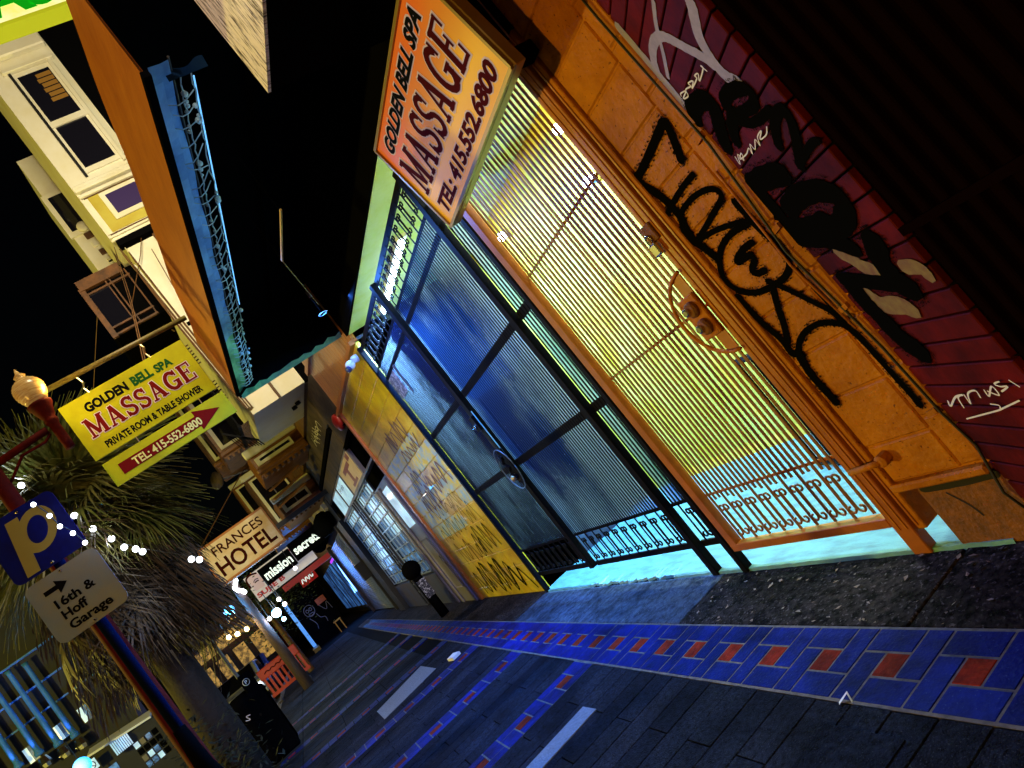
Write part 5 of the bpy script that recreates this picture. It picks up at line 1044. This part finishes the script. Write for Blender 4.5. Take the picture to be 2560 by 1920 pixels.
# litter bin and parking kiosk
bn = thing('litter_bin', (-11.2, -1.15, 0), 'black litter bin with a small white emblem at the kerb', 'bin')
MB().lathe((-11.25, -1.22, 0), [(.26, 0), (.30, .1), (.31, .85), (.33, .88), (.30, .96), (.12, 1.02)], 18).build('body', m_black, bn, smooth=True)
mb = MB(); mb.stroke([(-10.955, -1.3, .70), (-10.955, -1.25, .68), (-10.955, -1.27, .74), (-10.955, -1.22, .73)], .012, (1, 0, 0), lift=.012); mb.build('emblem', m_marker, bn)
kp = thing('parking_meter', (-11, -1.03, 0), 'black parking pay kiosk with a round white P mark', 'parking meter')
MB().box(-11.1, -1.11, 0, -11.0, -.93, 1.22).build('body', m_black, kp, bevel=.02)
MB().tube([(-10.995, -1.035+.045*math.cos(t), 1.1+.045*math.sin(t)) for t in [2*math.pi*i/18 for i in range(19)]], .004, 4).build('ring_mark', m_marker, kp)
text('P', 'lettering', m_marker, (-11, -1.052, 1.075), U, V, .034, .05, kp, bold=.02, lift=.006)
MB().tube([(-11.2, -1.1, 0), (-11.2, -1.1, 1.9)], .025, 6).build('pole', mat('steel_pole', (.2, .24, .3), .3, .6), kp)
# ---------------------------------------------------------------- lit cafe and cars down the street
m_amber = mat('amber_window', (.5, .28, .06), .5, rgb2=(.10, .06, .02), nscale=5, emit='base', estr=.9, contrast=(.42, .6))
cf = thing('corner_cafe', (-32, -4, 0), 'small amber-lit cafe front across the end of the street', 'cafe')
MB().box(-34, -5.2, 0, -32, -1.3, 3.4).build('wall', m_brown, cf)
for i in range(5): w3 = MB().box(-32, -5.0+.74*i, .9, -31.95, -4.4+.74*i, 2.1).build('window', m_black_wood, cf); MB().box(-31.95, -4.95+.74*i, .95, -31.94, -4.45+.74*i, 2.05).build('pane', m_amber, w3)
MB().box(-31.95, -5.1, 2.3, -31.8, -1.4, 2.75).build('fascia', m_amber, cf)
MB().tube([(-31.75, -2.1+.3*math.cos(t), 2.75+.3*math.sin(t)) for t in [2*math.pi*i/20 for i in range(16)]], .04, 6).build('round_emblem', mat('amber_neon', (.7, .4, .05), .5, emit=(.8, .45, .08), estr=1.2), cf)
m_car = mat('pale_car_paint', (.45, .48, .52), .25, rgb2=(.38, .4, .45), nscale=2, coat=.6)
def car(x, y, label, mm):
    t = thing('parked_car', (x, y, -.15), label, 'car', 'cars parked along the street')
    prof = [(-2.1, .35), (-2.05, .75), (-1.2, .92), (-.6, 1.38), (.7, 1.40), (1.35, .95), (2.0, .85), (2.1, .4)]
    MB().prism([(x+a, y-.85, b-.15) for a, b in prof], (0, 1.7, 0)).build('body', mm, t, bevel=.05)
    MB().prism([(x+a, y-.86, b-.15) for a, b in ((-1.0, .95), (-.5, 1.3), (.62, 1.32), (1.1, .97))], (0, 1.72, 0)).build('side_glass', m_glassd, t)
    MB().prism([(x+1.36, y-.7, .82), (x+.74, y-.7, 1.22), (x+.74, y+.7, 1.22), (x+1.36, y+.7, .82)], (.012, 0, .018)).build('windscreen', m_glassd, t)
    for dx in (-1.3, 1.3):
        for dy in (-.86, .86):
            w4 = MB().lathe((x+dx, y+dy, .17), [(.31, -.1), (.31, .1)], 16, (0, 1, 0)).build('wheel', m_rubber, t); MB().lathe((x+dx, y+dy, .17), [(.19, -.11), (.19, .11)], 12, (0, 1, 0)).build('rim', m_chrome, w4)
    for dy in (-.62, .62): MB().box(x+2.06, y+dy-.14, .48, x+2.11, y+dy+.14, .6).build('headlight', m_bulb, t, bevel=.01)
car(-26, -2.7, 'pale parked car nearest the barrier with lit headlights', m_car)
car(-31.5, -2.7, 'second parked car behind the pale one', mat('blue_car_paint', (.05, .10, .25), .25, coat=.6))
# ---------------------------------------------------------------- columned building and kiosk across the street
cbld = thing('columned_building', (-22, -7, 0), 'dark building with tall columns washed in blue light at lower left', 'building')
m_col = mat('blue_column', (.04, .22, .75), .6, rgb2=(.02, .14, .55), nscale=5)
m_nav = mat('navy_wall', (.006, .008, .018), .7, rgb2=(.003, .004, .01), nscale=4)
MB().box(-23.6, -9.5, 0, -22.5, -4.6, 8).build('wall', m_nav, cbld)
for y, z0 in ((-6.23, 2.6), (-5.85, 2.52), (-6.65, 2.7), (-7.12, 2.75), (-7.6, 2.8)):
    c_ = MB().lathe((-22.1, y, z0), [(.11, 0), (.11, .08), (.075, .14), (.06, 2.2), (.08, 2.3)], 12).build('column', m_col, cbld, smooth=True)
    MB().lathe((-22.1, y, z0-.35), [(.13, 0), (.16, .1), (.1, .28)], 10).build('lamp_bowl', m_chrome, c_)
    lamp('uplight', 'SPOT', (-21.85, y, z0-.02), 70, (.18, .45, 1.0), cbld, size=.03, look=(-.16, 0, 1), spot=50)
for y in (-6.12, -5.5, -6.9):
    w5 = MB().box(-22.5, y-.14, 2.66, -22.46, y+.14, 3.1).build('window', m_black_wood, cbld); MB().box(-22.46, y-.12, 2.68, -22.455, y-.005, 3.08).build('pane', m_pane, w5); MB().box(-22.46, y+.005, 2.68, -22.455, y+.12, 3.08).build('pane', m_pane_d, w5)
for z in (4.2, 5.0, 3.55): MB().box(-22.5, -9.4, z, -22.4, -4.7, z+.04).build('string_course', m_col, cbld)
ks = thing('street_kiosk', (-22, -5, 0), 'blue-lit street kiosk with white canopy below the columned building', 'kiosk')
MB().box(-23, -5.9, .0, -22.0, -4.2, 1.75).build('body', m_nav, ks)
MB().prism([(-22.0, -5.74, 2.02), (-21.5, -5.74, 1.9), (-21.5, -4.2, 1.72), (-22.0, -4.2, 1.86)], (0, 0, .05)).build('canopy', m_white_leaf, ks)
for i in range(9): MB().box(-22.0, -5.35+.05*i, 1.5, -21.97, -5.32+.05*i, 1.86).build('vent_slat', m_pane, ks)
for i in range(4):
    for j in range(4): MB().box(-22.0, -4.95+.16*i, .75+.19*j, -21.96, -4.83+.16*i, .90+.19*j).build('shelf_goods', (m_pane_d, m_pane, m_blue_kick, m_pane_d, m_black)[(i*3+j*2+i*j) % 5], ks)
MB().box(-22.0, -5.8, .6, -21.97, -5.45, 1.4).build('poster', m_pane_d, ks)
ns = thing('prohibition_sign', (-21.5, -5.77, 0), 'small square sign with a struck circle beside the kiosk', 'sign')
MB().box(-21.52, -5.9, 1.56, -21.5, -5.64, 1.82).build('plate', m_pane, ns); MB().tube([(-21.495, -5.77+.09*math.cos(t), 1.69+.09*math.sin(t)) for t in [2*math.pi*i/16 for i in range(17)]], .01, 4).build('ring', m_navy, ns); MB().bar((-21.495, -5.83, 1.75), (-21.495, -5.71, 1.63), .02, .006, (1, 0, 0)).build('slash', m_navy, ns); MB().tube([(-21.53, -5.77, 0), (-21.53, -5.77, 1.8)], .02, 6).build('post', m_dark_steel, ns)
bulb_thing((-20.5, -5.65, 1.80), .2, (.01, .45, 1.0), 2.2, 'large cyan lamp beside the kiosk at the lower left edge', 45, 'blue lamps down the street')
# garden plants at the foot of the palm
ug = MB()
for i in range(900):
    p = Vector((-9.2+rr.gauss(0, .45), -1.55+rr.gauss(0, .22), abs(rr.gauss(.45, .35)))); a = rr.uniform(0, 6.28); e1 = Vector((math.cos(a), math.sin(a), rr.uniform(-.2, .9))).normalized()*.055; e2 = e1.cross(Vector((.3, .2, 1))).normalized()*.016
    ug.poly([p-e1, p+e2, p+e1, p-e2])
tag(ug.build('planting', mat('dark_shrub_leaf', (.006, .010, .005), .6)), 'low dark shrubs growing at the foot of the palm', 'shrubs', kind='stuff')
